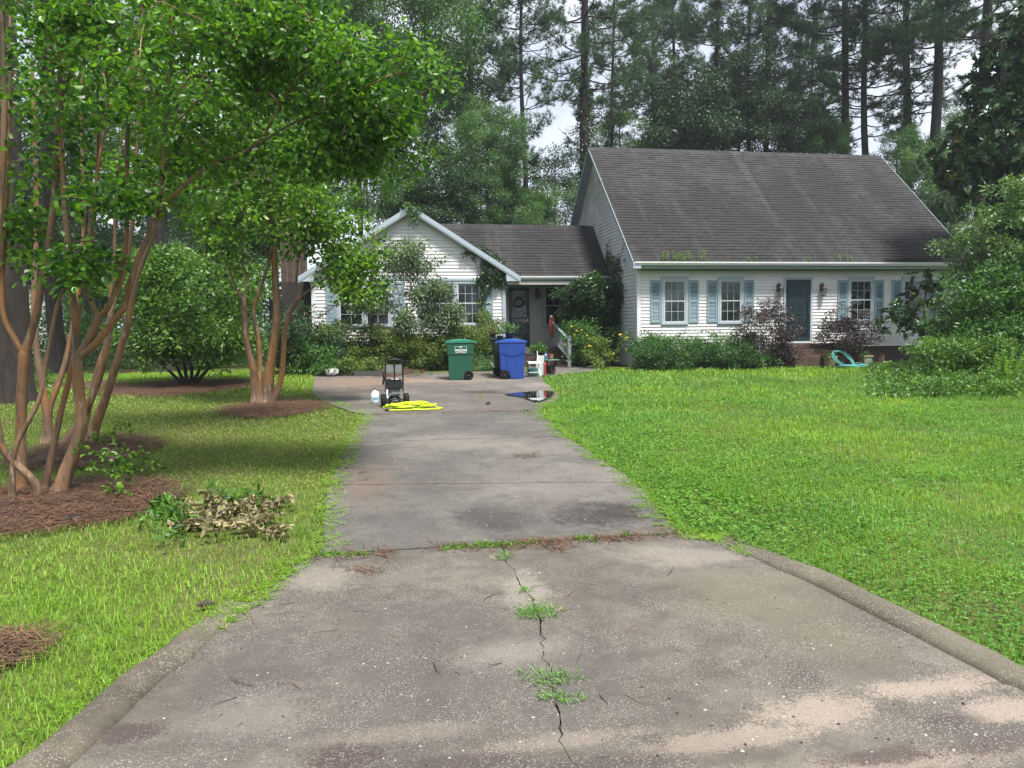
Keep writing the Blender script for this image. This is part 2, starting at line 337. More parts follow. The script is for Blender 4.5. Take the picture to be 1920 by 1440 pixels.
class Skel:
    """branches that grow from given stems towards target points"""
    def __init__(s): s.P = []; s.par = []; s.D = []; s.chains = []; s.r0 = []
    def stem(s, pts, r0, r1, sub=3, attach=None):
        pts = np.asarray(pts, float); t = np.linspace(0, 1, len(pts)); T = np.linspace(0, 1, (len(pts)-1)*sub+1)
        Q = np.stack([np.interp(T, t, pts[:, i]) for i in range(3)], 1)
        if len(Q) > 4:
            for _ in range(2): Q[1:-1] = Q[1:-1]*.5+(Q[:-2]+Q[2:])*.25
        d = norm(np.gradient(Q, axis=0)); i0 = len(s.P)
        for k in range(len(Q)):
            s.P.append(Q[k]); s.par.append(i0+k-1 if k else (-1 if attach is None else attach)); s.D.append(d[k]); s.r0.append(r0+(r1-r0)*T[k]**.8)
        s.chains.append(list(range(i0, len(s.P)))); return i0
    def grow(s, targets, step=.4, ang=.7, zbias=.0, bend=.35, hmin=-1e9, maxd=1e9):
        targets = np.asarray(targets, float)
        P = np.array(s.P); D = np.array(s.D); cap = len(P)+len(targets)*40; PP = np.zeros((cap, 3)); DD = np.zeros((cap, 3)); n = len(P); PP[:n] = P; DD[:n] = D
        ok = np.zeros(cap, bool); ok[:n] = P[:, 2] >= hmin
        if not ok.any(): ok[:n] = True
        d0 = np.array([np.linalg.norm(PP[:n]-t, axis=1).min() for t in targets]); ends = []
        for k in np.argsort(d0):
            t = targets[k]; e = t-PP[:n]; L = np.linalg.norm(e, axis=1); ca = (e*DD[:n]).sum(1)/np.maximum(L, 1e-6)
            cost = L*(1+ang*(1-ca))+zbias*np.maximum(0, PP[:n, 2]-t[2])+np.where(ok[:n], 0, 1e6)
            i = int(np.argmin(cost)); d = L[i]
            if d > maxd: continue
            ns = max(2, int(d/step)+1); a = PP[i]; c = a+DD[i]*d*bend+np.array([0, 0, d*.06])
            q = np.linspace(0, 1, ns+1)[1:, None]; Q = (1-q)**2*a+2*q*(1-q)*c+q*q*t
            ch = [i]; pr = i
            if n+ns >= cap: break
            for z in Q:
                PP[n] = z; DD[n] = norm(z-PP[pr]); s.P.append(z); s.D.append(DD[n]); s.par.append(pr); s.r0.append(0); ok[n] = True; pr = n; ch.append(n); n += 1
            s.chains.append(ch); ends.append(n-1)
        return ends
    def mesh(s, mb, rtip=.006, p=2.3, k=5, kbig=9, rmax=1e9, v=.5, m=0):
        n = len(s.P); r = np.zeros(n); has = np.zeros(n, bool); s.P = [np.asarray(x) for x in s.P]
        acc = np.zeros(n)
        for i in range(n-1, -1, -1):
            acc_i = acc[i] if acc[i] > 0 else rtip**p
            r[i] = acc_i**(1/p); acc[i] = acc_i
            if s.par[i] >= 0: acc[s.par[i]] += acc_i
        r0 = np.array(s.r0); rr = np.where(r0 > 0, r0, np.minimum(r, rmax)); s.r = rr
        for ch in s.chains:
            R = rr[ch].copy()
            R = R*(1+.05*np.sin(np.arange(len(R))*1.9+ch[0]))
            if ch[0] < ch[-1] and r0[ch[-1]] == 0 and len(ch) > 1: R[0] = min(R[0], R[1]*1.25)
            Pc = np.array([s.P[i] for i in ch])
            if R[-1] > .018: d_ = norm(Pc[-1]-Pc[-2])*R[-1]; Pc = np.concatenate([Pc, Pc[-1:]+d_*.4, Pc[-1:]+d_*.75, Pc[-1:]+d_*.98]); R = np.concatenate([R, R[-1]*np.array([.93, .68, .22])])
            mb.tube(Pc, R, kbig if R.max() > .04 else k, v=v, m=m, cap=R.max() > .03)
def tufts(mb, rng, P, D, n, L, wd, spread=.8, v=None, m=0):
    """needle tufts: n thin triangles fanning out from every point"""
    N_ = len(P)*n; p = np.repeat(P, n, 0); d = norm(np.repeat(D, n, 0)+rng.normal(size=(N_, 3))*spread); s = norm(np.cross(d, rng.normal(size=(N_, 3))))*wd*.5
    l = (L*rng.uniform(.7, 1.2, N_))[:, None]
    V = np.stack([p-s, p+s, p+d*l], 1); vv = np.clip(np.repeat(rng.random(len(P))*.6+.2, n)+rng.normal(size=N_)*.15, 0, 1)
    mb.add(V.reshape(-1, 3), np.arange(N_*3).reshape(-1, 3), np.repeat(vv, 3), m)
# ------------------------------------------------------------------ the ground
def groundmat():
    N = NT('lawn_ground'); p = N.pos(); f = N.noise(p, .55, 6, .65); g = N.noise(p, 7, 6, .7); h = N.noise(p, 40, 3)
    col = N.mix(N.rng(g, .3, .7), (.045, .075, .012), (.105, .150, .024)); col = N.mix(N.rng(f, .46, .68, 0, .75), col, (.115, .095, .045))
    col = N.mix(N.rng(h, .45, .7, 0, .5), col, (.025, .035, .010))
    return N.out(N.pbr(Base_Color=col, Roughness=.95, Normal=N.bump(h, .6, .02), Specular_IOR_Level=.2))
M['ground'] = groundmat()
M['soil'] = plain('dark_soil', (.030, .024, .017), .95, var=.4, scale=20, bump=.5)
mb = MB()
ys = np.concatenate([[-250, -60, -20, -6, 0], np.arange(1, 24, .5), [24, 30, 60, 120, 300, 700]]); xs = np.array([-700, -200, -60, -20, -10, -5, 0, 5, 10, 20, 60, 200, 700])
X, Y = np.meshgrid(xs, ys); Z = np.array([[gz(max(y, -6))-.03 for _ in xs] for y in ys])
n = len(xs); idx = np.arange(len(ys)*n).reshape(len(ys), n)
mb.add(np.stack([X, Y, Z], -1).reshape(-1, 3), np.stack([idx[:-1, :-1], idx[:-1, 1:], idx[1:, 1:], idx[1:, :-1]], -1).reshape(-1, 4))
ground = mb.build('ground', M['ground'], kind='structure')
# ------------------------------------------------------------------ driveway
def concretemat(name, base0, base1, agg, stains):
    N = NT(name); p = N.pos(); sp = N.n('SeparateXYZ', {0: p})
    f = N.noise(p, 1.1, 7, .62); g = N.noise(p, 5.5, 6, .65); fine = N.noise(p, 160, 3, .6)
    col = N.mix(N.rng(f, .35, .65), base0, base1); col = N.mix(N.rng(g, .42, .68, 0, .55), col, tuple(x*.62 for x in base0))
    wob = N.math('ADD', N.math('MULTIPLY', N.math('SUBTRACT', N.noise(p, 2.3, 6, .65), .5), 2.3), N.math('MULTIPLY', N.math('SUBTRACT', N.noise(p, 13, 6, .75), .5), 1.7))
    wob = N.math('ADD', wob, N.math('MULTIPLY', N.math('SUBTRACT', N.noise(p, 75, 3, .7), .5), 2.2))
    wet = None
    for (cx, cy, rx, ry, c, s, isw) in stains:
        d = N.n('VectorMath', {0: N.n('CombineXYZ', {0: N.math('DIVIDE', N.math('SUBTRACT', sp.outputs[0], cx), rx), 1: N.math('DIVIDE', N.math('SUBTRACT', sp.outputs[1], cy), ry), 2: 0.}).outputs[0]}, operation='LENGTH').outputs['Value']
        k = N.rng(N.math('ADD', d, wob), .45, 1.15, s, 0)
        col = N.mix(k, col, c)
        if isw: wet = k if wet is None else N.math('MAXIMUM', wet, k)
    # exposed aggregate: pale and dark chips
    v = N.n('TexVoronoi', {'Vector': p, 'Scale': 115.}); cellr = N.n('SeparateColor', {0: v.outputs['Color']}).outputs[0]
    chip = N.math('MULTIPLY', N.rng(v.outputs['Distance'], .25, .50, 1, 0), N.rng(cellr, .30, .95))
    patch = N.rng(N.noise(p, 2.4, 5, .7), .36, .60, .12, 1)
    chip = N.math('MULTIPLY', chip, patch)
    v2 = N.n('TexVoronoi', {'Vector': p, 'Scale': 130.}); c2 = N.n('SeparateColor', {0: v2.outputs['Color']}).outputs[0]
    dk = N.math('MULTIPLY', N.rng(v2.outputs['Distance'], .3, .45, 1, 0), N.rng(c2, .72, .78))
    col = N.mix(N.math('MULTIPLY', dk, .6), col, (.035, .030, .028)); col = N.mix(N.math('MULTIPLY', chip, agg), col, (.34, .31, .275))
    col = N.mix(N.rng(fine, .35, .7, 0, .35), col, N.mix(1., col, (.45, .45, .45), 'MULTIPLY'))
    ro = .82 if wet is None else N.rng(wet, 0, 1, .82, .34)
    hgt = N.math('ADD', N.math('MULTIPLY', fine, .5), N.math('ADD', chip, N.math('MULTIPLY', g, .6)))
    return N.out(N.pbr(Base_Color=col, Roughness=ro, Normal=N.bump(hgt, .35, .006)))
SAND, MUD, DARK, PALE, OLIVE, RUST = (.265, .215, .17), (.050, .034, .030), (.066, .061, .055), (.30, .265, .225), (.115, .105, .070), (.16, .085, .05)
def S(u, v, ru, c, s=.8, ry=None, wet=False):
    p = gnd(u, v); r = abs(gnd(u+ru, v)[0]-p[0]); r2 = abs(gnd(u, v-(ry or ru))[1]-p[1]); return (p[0], p[1], r, max(.08, r2), c, s, wet)
st1 = [S(800, 1250, 330, DARK, .55, 150), S(1050, 1300, 200, DARK, .5, 100), S(470, 1290, 120, DARK, .5, 110), S(1420, 1120, 170, OLIVE, .75, 60), S(1560, 1200, 120, OLIVE, .6, 40),
       S(985, 1105, 60, PALE, .45, 40), S(600, 1085, 90, PALE, .4, 30), S(960, 1225, 110, PALE, .3, 30), S(480, 1340, 130, PALE, .25, 40), S(1290, 1040, 120, PALE, .35, 25),
       S(1560, 1330, 170, SAND, .85, 32), S(1750, 1290, 190, SAND, .9, 26), S(1350, 1390, 190, SAND, .6, 18), S(1050, 1390, 220, SAND, .4, 12), S(760, 1375, 180, SAND, .3, 10), S(1700, 1425, 330, SAND, .6, 30), S(1880, 1330, 120, SAND, .9, 30),
       S(640, 1425, 90, MUD, .9, 28), S(860, 1432, 160, MUD, .7, 18), S(1660, 1418, 150, MUD, .85, 14), S(1840, 1400, 130, MUD, .8, 18), S(1780, 1350, 70, MUD, .7, 12), S(250, 1375, 70, MUD, .9, 22), S(1100, 1436, 180, MUD, .6, 10)]
M['concrete_near'] = concretemat('exposed_aggregate_concrete', (.080, .070, .057), (.132, .116, .094), .9, st1)
st2 = [S(740, 960, 130, DARK, .3, 50), S(1060, 900, 200, PALE, .2, 40), S(850, 830, 160, PALE, .25, 14), S(1000, 842, 110, PALE, .2, 14), S(690, 900, 60, RUST, .3, 40), S(930, 972, 100, (.026, .024, .020), .75, 24), S(1135, 962, 110, (.024, .021, .016), 1.0, 26)]
M['concrete_far'] = concretemat('grey_driveway_concrete', (.078, .073, .065), (.120, .112, .100), .6, st2)
st3 = [S(700, 715, 150, (.20, .125, .085), .8, 8), S(680, 734, 60, (.09, .05, .04), .6, 5, True), S(905, 735, 55, (.07, .045, .04), .8, 5, True), S(860, 712, 120, SAND, .45, 6), S(940, 752, 120, DARK, .4, 12), S(1010, 722, 50, PALE, .4, 5)]
M['concrete_back'] = concretemat('stained_pad_concrete', (.092, .082, .074), (.150, .132, .112), .4, st3)
M['kerb'] = concretemat('mossy_kerb_concrete', (.060, .050, .034), (.150, .128, .094), 1.0, [S(500, 1150, 120, OLIVE, .8), S(1700, 1190, 200, OLIVE, .6)])
rngd = np.random.default_rng(5)
def roughline(pts, n, amp):
    pts = np.array(pts, float); t = np.linspace(0, 1, len(pts)); T = np.linspace(0, 1, n)
    q = np.stack([np.interp(T, t, pts[:, 0]), np.interp(T, t, pts[:, 1])], 1); q[1:-1] += rngd.normal(size=(n-2, 2))*amp
    return q
def slab(name_mat, poly, parent, dz=0.):
    poly = [tuple(p) for p in poly]; z = np.array([gz(p[1]) for p in poly])
    b = MB().prism(poly, z-.10, z+dz); return b.build('concrete_slab', M[name_mat], parent)
drive = thing('driveway', None, None, (1.2, 10, gz(10))); drive['kind'] = 'structure'
L = [G2(598, 1040), G2(618, 909), G2(655, 829), G2(684, 777)]; R = [G2(1275, 999), G2(1190, 903), G2(1062, 818), G2(1010, 770)]
gap = .014
joints = []
for k in range(4): joints.append(roughline([L[k], R[k]], 14, .010))
EDGE_L, EDGE_R = [], []
for k in range(3):
    a = joints[k]+np.array([0, gap]); b = joints[k+1]-np.array([0, gap])
    el = roughline([b[0], a[0]], 9, .018); er = roughline([a[-1], b[-1]], 9, .018)
    slab('concrete_far', list(a)+list(er[1:-1])+list(b[::-1])+list(el[1:-1]), drive)
    EDGE_L += list(el[::-1]); EDGE_R += list(er)
# the pad in front of the carts, three slabs
pl = [G2(660, 772), G2(620, 758), G2(585, 738), G2(588, 722), (-1.72, 22.3)]; prr = [G2(1016, 766), G2(1035, 757), G2(1050, 745), G2(1040, 730), G2(1020, 716), (4.75, 22.3)]
j3 = joints[3]; m1 = 17.0; m2 = 19.6
padpoly = list(j3)+prr+[(4.75, 23.3), (-1.9, 23.3)]+pl[::-1]
def clip(poly, y0, y1):
    def half(P, f, yv):
        o = []
        for i in range(len(P)):
            a, b = P[i], P[(i+1) % len(P)]; fa, fb = f(a[1]), f(b[1])
            if fa: o.append(tuple(a))
            if fa != fb: t = (yv-a[1])/(b[1]-a[1]); o.append((a[0]+t*(b[0]-a[0]), yv))
        return o
    return half(half(poly, lambda y: y >= y0, y0), lambda y: y <= y1, y1)
back = [(p[0], p[1]+gap) for p in j3]+padpoly[len(j3):]
for y0, y1 in ((0, m1-gap*.6), (m1+gap*.6, m2-gap*.6), (m2+gap*.6, 40)):
    slab('concrete_back', clip(back, y0, y1), drive)
# the apron, split along its crack
cr = [G2(948, 1040), G2(952, 1058), G2(966, 1072), G2(970, 1086), G2(982, 1102), G2(994, 1117), G2(999, 1130), G2(1006, 1152), G2(1013, 1172), G2(1014, 1192), G2(1012, 1206), G2(1020, 1226), G2(1027, 1243), G2(1033, 1262), G2(1038, 1300), G2(1050, 1345), G2(1056, 1400)]
cr += [(cr[-1][0]+.03, 3.0), (cr[-1][0]-.02, 2.2), (cr[-1][0]+.03, 1.0), (cr[-1][0], -2.2)]
def jag(P):
    o = [P[0]]
    for a_, c_ in zip(P[:-1], P[1:]):
        a_, c_ = np.array(a_), np.array(c_); L_ = np.linalg.norm(c_-a_); k_ = max(1, int(L_/.045)) if L_ < .6 else 6
        for i_ in range(1, k_+1): o.append(tuple(a_+(c_-a_)*i_/k_+(rngd.normal(size=2)*np.array([.011, .006]) if i_ < k_ else 0)))
    return o
cr = jag(cr)
wgap = (.35+1.1*rngd.random(len(cr)))*np.interp(np.linspace(0, 20, len(cr)), [0, 4, 7, 9, 12, 14, 17, 20], [.004, .0045, .006, .0025, .005, .002, .001, .0008])
lk = [G2(560, 1056), G2(480, 1128), G2(400, 1195), G2(330, 1255), G2(250, 1320), G2(130, 1440), (-1.9, 2.6), (-3.2, 1.2), (-5.5, -.4), (-5.5, -2.2)]
rk = [G2(1335, 1008), G2(1420, 1050), G2(1560, 1112), G2(1750, 1212), G2(1920, 1297), (3.9, 2.7), (5.6, 1.4), (8.5, .2), (8.5, -2.2)]
j0 = joints[0]-np.array([0, gap*1.6]); cx = cr[0][0]
jl = [tuple(p) for p in j0 if p[0] < cx-.02]; jr = [tuple(p) for p in j0 if p[0] > cx+.02]
cy = float(np.interp(cx, j0[:, 0], j0[:, 1])); cr[0] = (cx, cy)
cl = [(p[0]-g, p[1]) for p, g in zip(cr, wgap)]; crr = [(p[0]+g, p[1]) for p, g in zip(cr, wgap)]
slab('concrete_near', jl+cl+lk[::-1], drive)
slab('concrete_near', [crr[0]]+jr+rk+crr[::-1][:-1], drive)
sb = MB(); sp_ = [(-1.2, 1.0), (3.6, 1.0), (4.4, 24), (-1.7, 24)]
yy = np.linspace(1, 22, 43); VV = []; eL = np.array(EDGE_L); eR = np.array(EDGE_R); eL = eL[np.argsort(eL[:, 1])]; eR = eR[np.argsort(eR[:, 1])]
for y in yy:
    VV += [(np.interp(y, eL[:, 1], eL[:, 0])+.06, y, gz(y)-.022), (np.interp(y, eR[:, 1], eR[:, 0])-.06, y, gz(y)-.022)]
sb.add(VV, [[2*i, 2*i+1, 2*i+3, 2*i+2] for i in range(len(yy)-1)]).build('soil_bed', M['soil'], kind='structure')
def kerb(pts, side, n=26):
    q = roughline(pts, n, .010); t = norm(np.gradient(q, axis=0)); nn = np.stack([t[:, 1], -t[:, 0]], 1)*side
    prof = [(-.012, -.06), (-.010, .014), (.020, .038), (.060, .060), (.11, .064), (.16, .056), (.20, .03), (.21, -.08)]
    tp = np.clip(np.minimum(np.arange(n)/5., 1.), .05, 1)
    V = [(q[i, 0]+nn[i, 0]*o, q[i, 1]+nn[i, 1]*o, gz(q[i, 1])+(z*tp[i] if z > 0 else z)) for i in range(n) for o, z in prof]; k = len(prof)
    return MB().add(V, [[i*k+j, i*k+j+1, (i+1)*k+j+1, (i+1)*k+j] for i in range(n-1) for j in range(k-1)])
kl = kerb(lk[1:], 1).build('kerb', M['kerb'], drive, smooth=True)
kr = kerb(rk, -1).build('kerb', M['kerb'], drive, smooth=True)
M['asphalt'] = concretemat('street_asphalt', (.045, .045, .047), (.065, .063, .062), .3, [])
b = MB(); b.add([(-60, -9, gz(-6)-.01), (60, -9, gz(-6)-.01), (60, -2.22, gz(-2.2)-.006), (-60, -2.22, gz(-2.2)-.006)], [[0, 1, 2, 3]]); b.build('street', M['asphalt'], kind='structure')
b = MB(); wp = [G2(1012, 712), (5.0, 22.35), (4.78, 22.35), (4.78, 23.6), (5.2, 26.3), (6.7, 26.3), (7.2, 24.6), (6.8, 23.4), (6.0, 22.3), (5.3, 21.4)]
wp = [(4.78, 22.34), (4.78, 23.6), (5.2, 26.2), (7.0, 26.2), (7.3, 24.4), (6.9, 23.2), (6.1, 22.2), (5.2, 21.5), (4.8, 21.6)]
z = np.array([gz(p[1]) for p in wp]); b.prism(wp, z-.08, z-.005); b.build('front_path', M['concrete_back'], kind='structure')
# shallow puddle at the edge of the pad
M['water'] = NT('puddle_water'); NW = M['water']
M['water'] = NW.out(NW.pbr(Base_Color=(.020, .019, .017), Roughness=.015, IOR=1.33, Specular_IOR_Level=1.0, Coat_Weight=.6, Coat_Roughness=.01))
pp = [G2(u, v) for u, v in ((946, 741), (968, 737), (1000, 734), (1026, 732), (1040, 736), (1037, 743), (1026, 749), (1013, 754), (1002, 754), (992, 750), (976, 745), (955, 743))]
zz = max(gz(p[1]) for p in pp); 
b = MB(); b.prism([tuple(p) for p in roughline(pp+[pp[0]], 40, .014)[:-1]], zz-.012, zz+.0016); b.build('puddle', M['water'], kind='structure')
b = MB(); b.add([(-16, 26.6, -1.42), (-8.2, 25.4, -1.42), (-8.0, 26.9, -1.42), (-16, 28.6, -1.42)], [[0, 1, 2, 3]]); b.build('side_road', M['asphalt'], kind='structure')
def inpoly(P, poly):
    poly = np.asarray(poly); r = np.zeros(len(P), bool); j = len(poly)-1
    for i in range(len(poly)):
        a, c = poly[i], poly[j]
        k = (a[1] > P[:, 1]) != (c[1] > P[:, 1]); xx = (c[0]-a[0])*(P[:, 1]-a[1])/((c[1]-a[1]) or 1e-9)+a[0]
        r ^= k & (P[:, 0] < xx); j = i
    return r
def off(pts, d):
    q = np.array(pts); t = norm(np.gradient(q, axis=0)); return q+np.stack([t[:, 1], -t[:, 0]], 1)*d
HARD = [np.array([tuple(p) for p in j0]+[tuple(p) for p in off(rk, -.11)]+[tuple(p) for p in off(lk[1:], .10)[::-1]]+[lk[0]]),
        np.array(EDGE_L[::1]+list(j3)[::1]+EDGE_R[::-1]), np.array(padpoly), np.array(wp)]
GZ = np.vectorize(gz)
# ------------------------------------------------------------------ the house
YF = 24.0; X0, X1 = 8.41, 20.1; YB = 33.4; GB = gz(25)
house = thing('house', 'white clapboard house with a steep dark shingle roof and blue shutters', 'house', (8.41, 24, GB))
ZB = -.77                                              # bottom edge of the siding
def boards(parent, mat, o, uax, nax, z0, z1, rng_at, expo=.108):
    """one object per clapboard: wedge-shaped planks, cut where doors and windows stand"""
    o = np.asarray(o, float); uax = np.asarray(uax, float); nax = np.asarray(nax, float); z = z0
    while z < z1-.01:
        zt = min(z+expo+.012, z1+.02); j = rngd.normal()*.0015
        for (a, c, a2, c2) in rng_at(z, z+expo):
            if c-a < .02: continue
            b = MB()
            V = []
            for u, u2 in ((a, a2), (c, c2)):
                for dn, zz_ in ((0, z), (.030+j, z), (.005+j, zt), (0, zt)):
                    V.append(o+uax*(u if zz_ == z else u2)+nax*dn+np.array([0, 0, zz_]))
            b.add(V, np.array([(0, 1, 5, 4), (1, 2, 6, 5), (2, 3, 7, 6), (0, 3, 2, 1), (4, 5, 6, 7)])).build('siding_board', M[mat], parent)
        z += expo
def cut(a, c, opens):
    def f(z0, z1):
        seg = [(a, c)]
        for (x0, x1, b0, b1) in opens:
            if z1 > b0+.01 and z0 < b1-.01:
                seg = [s for q in seg for s in ((q[0], min(q[1], x0)), (max(q[0], x1), q[1])) if s[1]-s[0] > .02]
        return [(p, q, p, q) for p, q in seg]
    return f
# main block, front
WIN = [(9.20, 10.13), (11.16, 12.08), (15.89, 16.88), (17.93, 18.90)]; DX0, DX1 = 13.52, 14.57
opens = [(a, b, .04, 1.57) for a, b in WIN]+[(DX0, DX1, -.8, 1.58)]
wall = MB().box(X0, X1, YF+.001, YF+.12, ZB, 2.0).build('wall', M['siding'], house)
boards(wall, 'siding', (0, YF, 0), (1, 0, 0), (0, -1, 0), ZB, 1.86, cut(X0+.11, X1-.05, opens))
MB().box(X0-.012, X0+.10, YF-.032, YF-.002, ZB, 1.86).box(X0-.030, X0-.002, YF-.03, YF+.10, ZB, 1.9).build('corner_trim', M['trimwhite'], house)
MB().box(X0+.05, X1-.05, YF+.03, YF+.15, GB-.2, ZB+.0).build('foundation', plain('dark_brick_base', (.062, .045, .036), .9, var=.4, scale=9), house)
# main block, gable end (towards the porch)
RY, RZ = 28.72, 6.78; SL = (RZ-2.06)/(RY-23.52)
roofz = lambda y: RZ-SL*abs(y-RY)
def gspan(z0, z1):
    def yr(z):
        h = (RZ-.16-z)/SL; return max(YF, RY-h), min(YB, RY+h)
    (a, c), (a2, c2) = yr(z0), yr(z1)
    return [(a, c, a2, c2)] if c2-a2 > .02 else [(a, c, (a+c)/2, (a+c)/2)]
gw = MB(); pr = [(YF+.12, GB), (YB, GB), (YB, roofz(YB)-.16), (RY, RZ-.2), (YF+.12, roofz(YF)-.1)]
gw.add([(X0+.001, y, z) for y, z in pr]+[(X0+.12, y, z) for y, z in pr], [[0, 1, 2, 3, 4], [9, 8, 7, 6, 5]]+[[i, 5+i, 5+(i+1) % 5, (i+1) % 5] for i in range(5)])
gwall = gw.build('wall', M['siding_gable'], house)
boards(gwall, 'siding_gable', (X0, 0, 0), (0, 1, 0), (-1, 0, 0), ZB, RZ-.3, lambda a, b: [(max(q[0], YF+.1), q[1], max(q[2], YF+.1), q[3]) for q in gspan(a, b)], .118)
b = MB().box(X1-.12, X1, YF+.12, YB, GB, 2.0).box(X0+.12, X1-.12, YB-.12, YB, GB, 2.0)
b.add([(X1-.0, YF+.1, 1.9), (X1-.0, YB, 1.9), (X1, RY, RZ-.2)], [[0, 1, 2]]); b.build('wall', M['siding'], house)
# roofs: deck, courses of shingles, ridge caps, rakes
nsh = [0]
def roof_plane(name, parent_house, e0, e1, r0, r1, thick=.10, shingles=True, indiv=0, ex=.16, tw=.305, clipf=None):
    """e0-e1 the eave, r0-r1 the ridge"""
    e0, e1, r0, r1 = [np.asarray(p, float) for p in (e0, e1, r0, r1)]; nrm = norm(np.cross(e1-e0, r0-e0)); nrm = nrm if nrm[2] > 0 else -nrm
    V = [e0, e1, r1, r0, e0-nrm*thick, e1-nrm*thick, r1-nrm*thick, r0-nrm*thick]
    rf = MB().add(V, [[0, 1, 2, 3], [7, 6, 5, 4], [0, 4, 5, 1], [1, 5, 6, 2], [2, 6, 7, 3], [3, 7, 4, 0]]).build(name, M['roofdeck'], parent_house)
    if not shingles: return rf
    up = (r0-e0)-np.dot(r0-e0, norm(e1-e0))*norm(e1-e0); SLn = np.linalg.norm(up); up = up/SLn; ax = norm(e1-e0)
    box = np.array([(x, y, z) for z in (0, 1) for y in (0, 1) for x in (0, 1)], float)
    me = MB(); me.box(0, tw-.010, 0, ex*1.12, 0, .0); 
    sv = np.array([(0, 0, .004), (tw-.009, 0, .004), (tw-.009, ex*1.15, -.004), (0, ex*1.15, -.004), (0, 0, .021), (tw-.009, 0, .021), (tw-.009, ex*1.15, .004), (0, ex*1.15, .004)])
    sf = np.array([(4, 5, 6, 7), (0, 1, 5, 4), (1, 2, 6, 5), (3, 0, 4, 7)])
    Rm = np.stack([ax, up, nrm], 1); shared = MB().add(sv, sf).mesh('shingle', M['shingle']); mass = MB(); cnt = 0
    rows = int(SLn/ex)
    for i in range(rows):
        s = i*ex; f = s/SLn; a = e0+(r0-e0)*f; c = e1+(r1-e1)*f; A = np.dot(a-e0, ax); W = np.dot(c-e0, ax)
        u = A-(.5 if i % 2 else 0.)*tw-(.17*(i % 3))*tw*.4
        while u < W:
            lo, hi = max(u, A), min(u+tw, W); 
            if hi-lo > .03 and (clipf is None or clipf(e0+ax*(lo+hi)/2+up*s)):
                whole = hi-lo > tw-.01; p = e0+ax*lo+up*(s+rngd.normal()*.002); tl = rngd.normal()*.0015
                if whole and cnt < indiv:
                    o = bpy.data.objects.new('shingle', shared); COL.objects.link(o); o.parent = rf
                    mw = np.eye(4); mw[:3, :3] = Rm; mw[:3, 3] = p+nrm*tl; o.matrix_parent_inverse = parent_world(rf).inverted()
                    o.matrix_basis = Matrix(mw.tolist()); cnt += 1
                else:
                    v = sv.copy(); v[:, 0] = np.where(v[:, 0] > .01, hi-lo-.009, 0); mass.add(v @ Rm.T+p+nrm*tl, sf)
            u += tw
    if mass.n: mass.build('shingle', M['shingle'], rf, kind='stuff')
    return rf
xa, xb = X0-.30, X1+.28
main = roof_plane('roof', house, (xa, 23.52, 2.06), (xb, 23.52, 2.06), (xa, RY, RZ), (xb, RY, RZ), .12, True, 240)
roof_plane('roof', house, (xb, 33.92, 2.06), (xa, 33.92, 2.06), (xb, RY, RZ), (xa, RY, RZ), .12, False)
def ridge(p0, p1, parent, step=.26):
    p0 = np.array(p0); p1 = np.array(p1); n = int(np.linalg.norm(p1-p0)/step); ax = norm(p1-p0); sd = np.array([-ax[1], ax[0], 0])
    for i in range(n):
        a = p0+ax*i*step; c = a+ax*step*1.25; h0, h1 = .022+rngd.random()*.005, .010
        V = [a-sd*.15+[0, 0, h0-.14], a+[0, 0, h0+.008], a+sd*.15+[0, 0, h0-.14], c-sd*.15+[0, 0, h1-.14], c+[0, 0, h1+.008], c+sd*.15+[0, 0, h1-.14]]
        MB().add(V, [[0, 1, 4, 3], [1, 2, 5, 4], [0, 3, 5, 2], [0, 2, 1], [3, 4, 5]]).build('ridge_cap', M['shingle'], parent)
ridge((xa-.02, RY, RZ), (xb+.02, RY, RZ), main)
def rake(p_e, p_r, side, drop=.17, wd=.028, mat='fascia', out=.012):
    """a board along a sloping roof edge"""
    p_e = np.array(p_e, float); p_r = np.array(p_r, float); s = np.asarray(side, float)
    V = []
    for p in (p_e, p_r):
        for d, z in ((out, .006), (out+wd, .006), (out+wd, -drop), (out, -drop)): V.append(p+s*d+[0, 0, z])
    return MB().add(V, np.array([(0, 1, 5, 4), (1, 2, 6, 5), (2, 3, 7, 6), (3, 0, 4, 7), (0, 3, 2, 1), (4, 5, 6, 7)])).build('rake_board', M[mat], house)
for xx, sd in ((xa, -1), (xb, 1)):
    rake((xx, 23.52, 2.06), (xx, RY, RZ), (sd, 0, 0), .11, .022, 'rail', .004); rake((xx, 33.92, 2.06), (xx, RY, RZ), (sd, 0, 0), .14, .022, 'rail', .004)
for ye, s_ in ((23.58, 1), (33.86, -1)):                                       # boxed soffits under the rakes
    V = []
    for y, z in ((ye, 2.06-.15), (RY, RZ-.17)):
        for x in (xa+.002, X0-.022): V.append((x, y, z))
    MB().add(V+[(v[0], v[1], v[2]+.02) for v in V], np.array([(0, 1, 3, 2), (4, 6, 7, 5), (0, 2, 6, 4), (1, 5, 7, 3)])).build('soffit', M['soffit'], house)
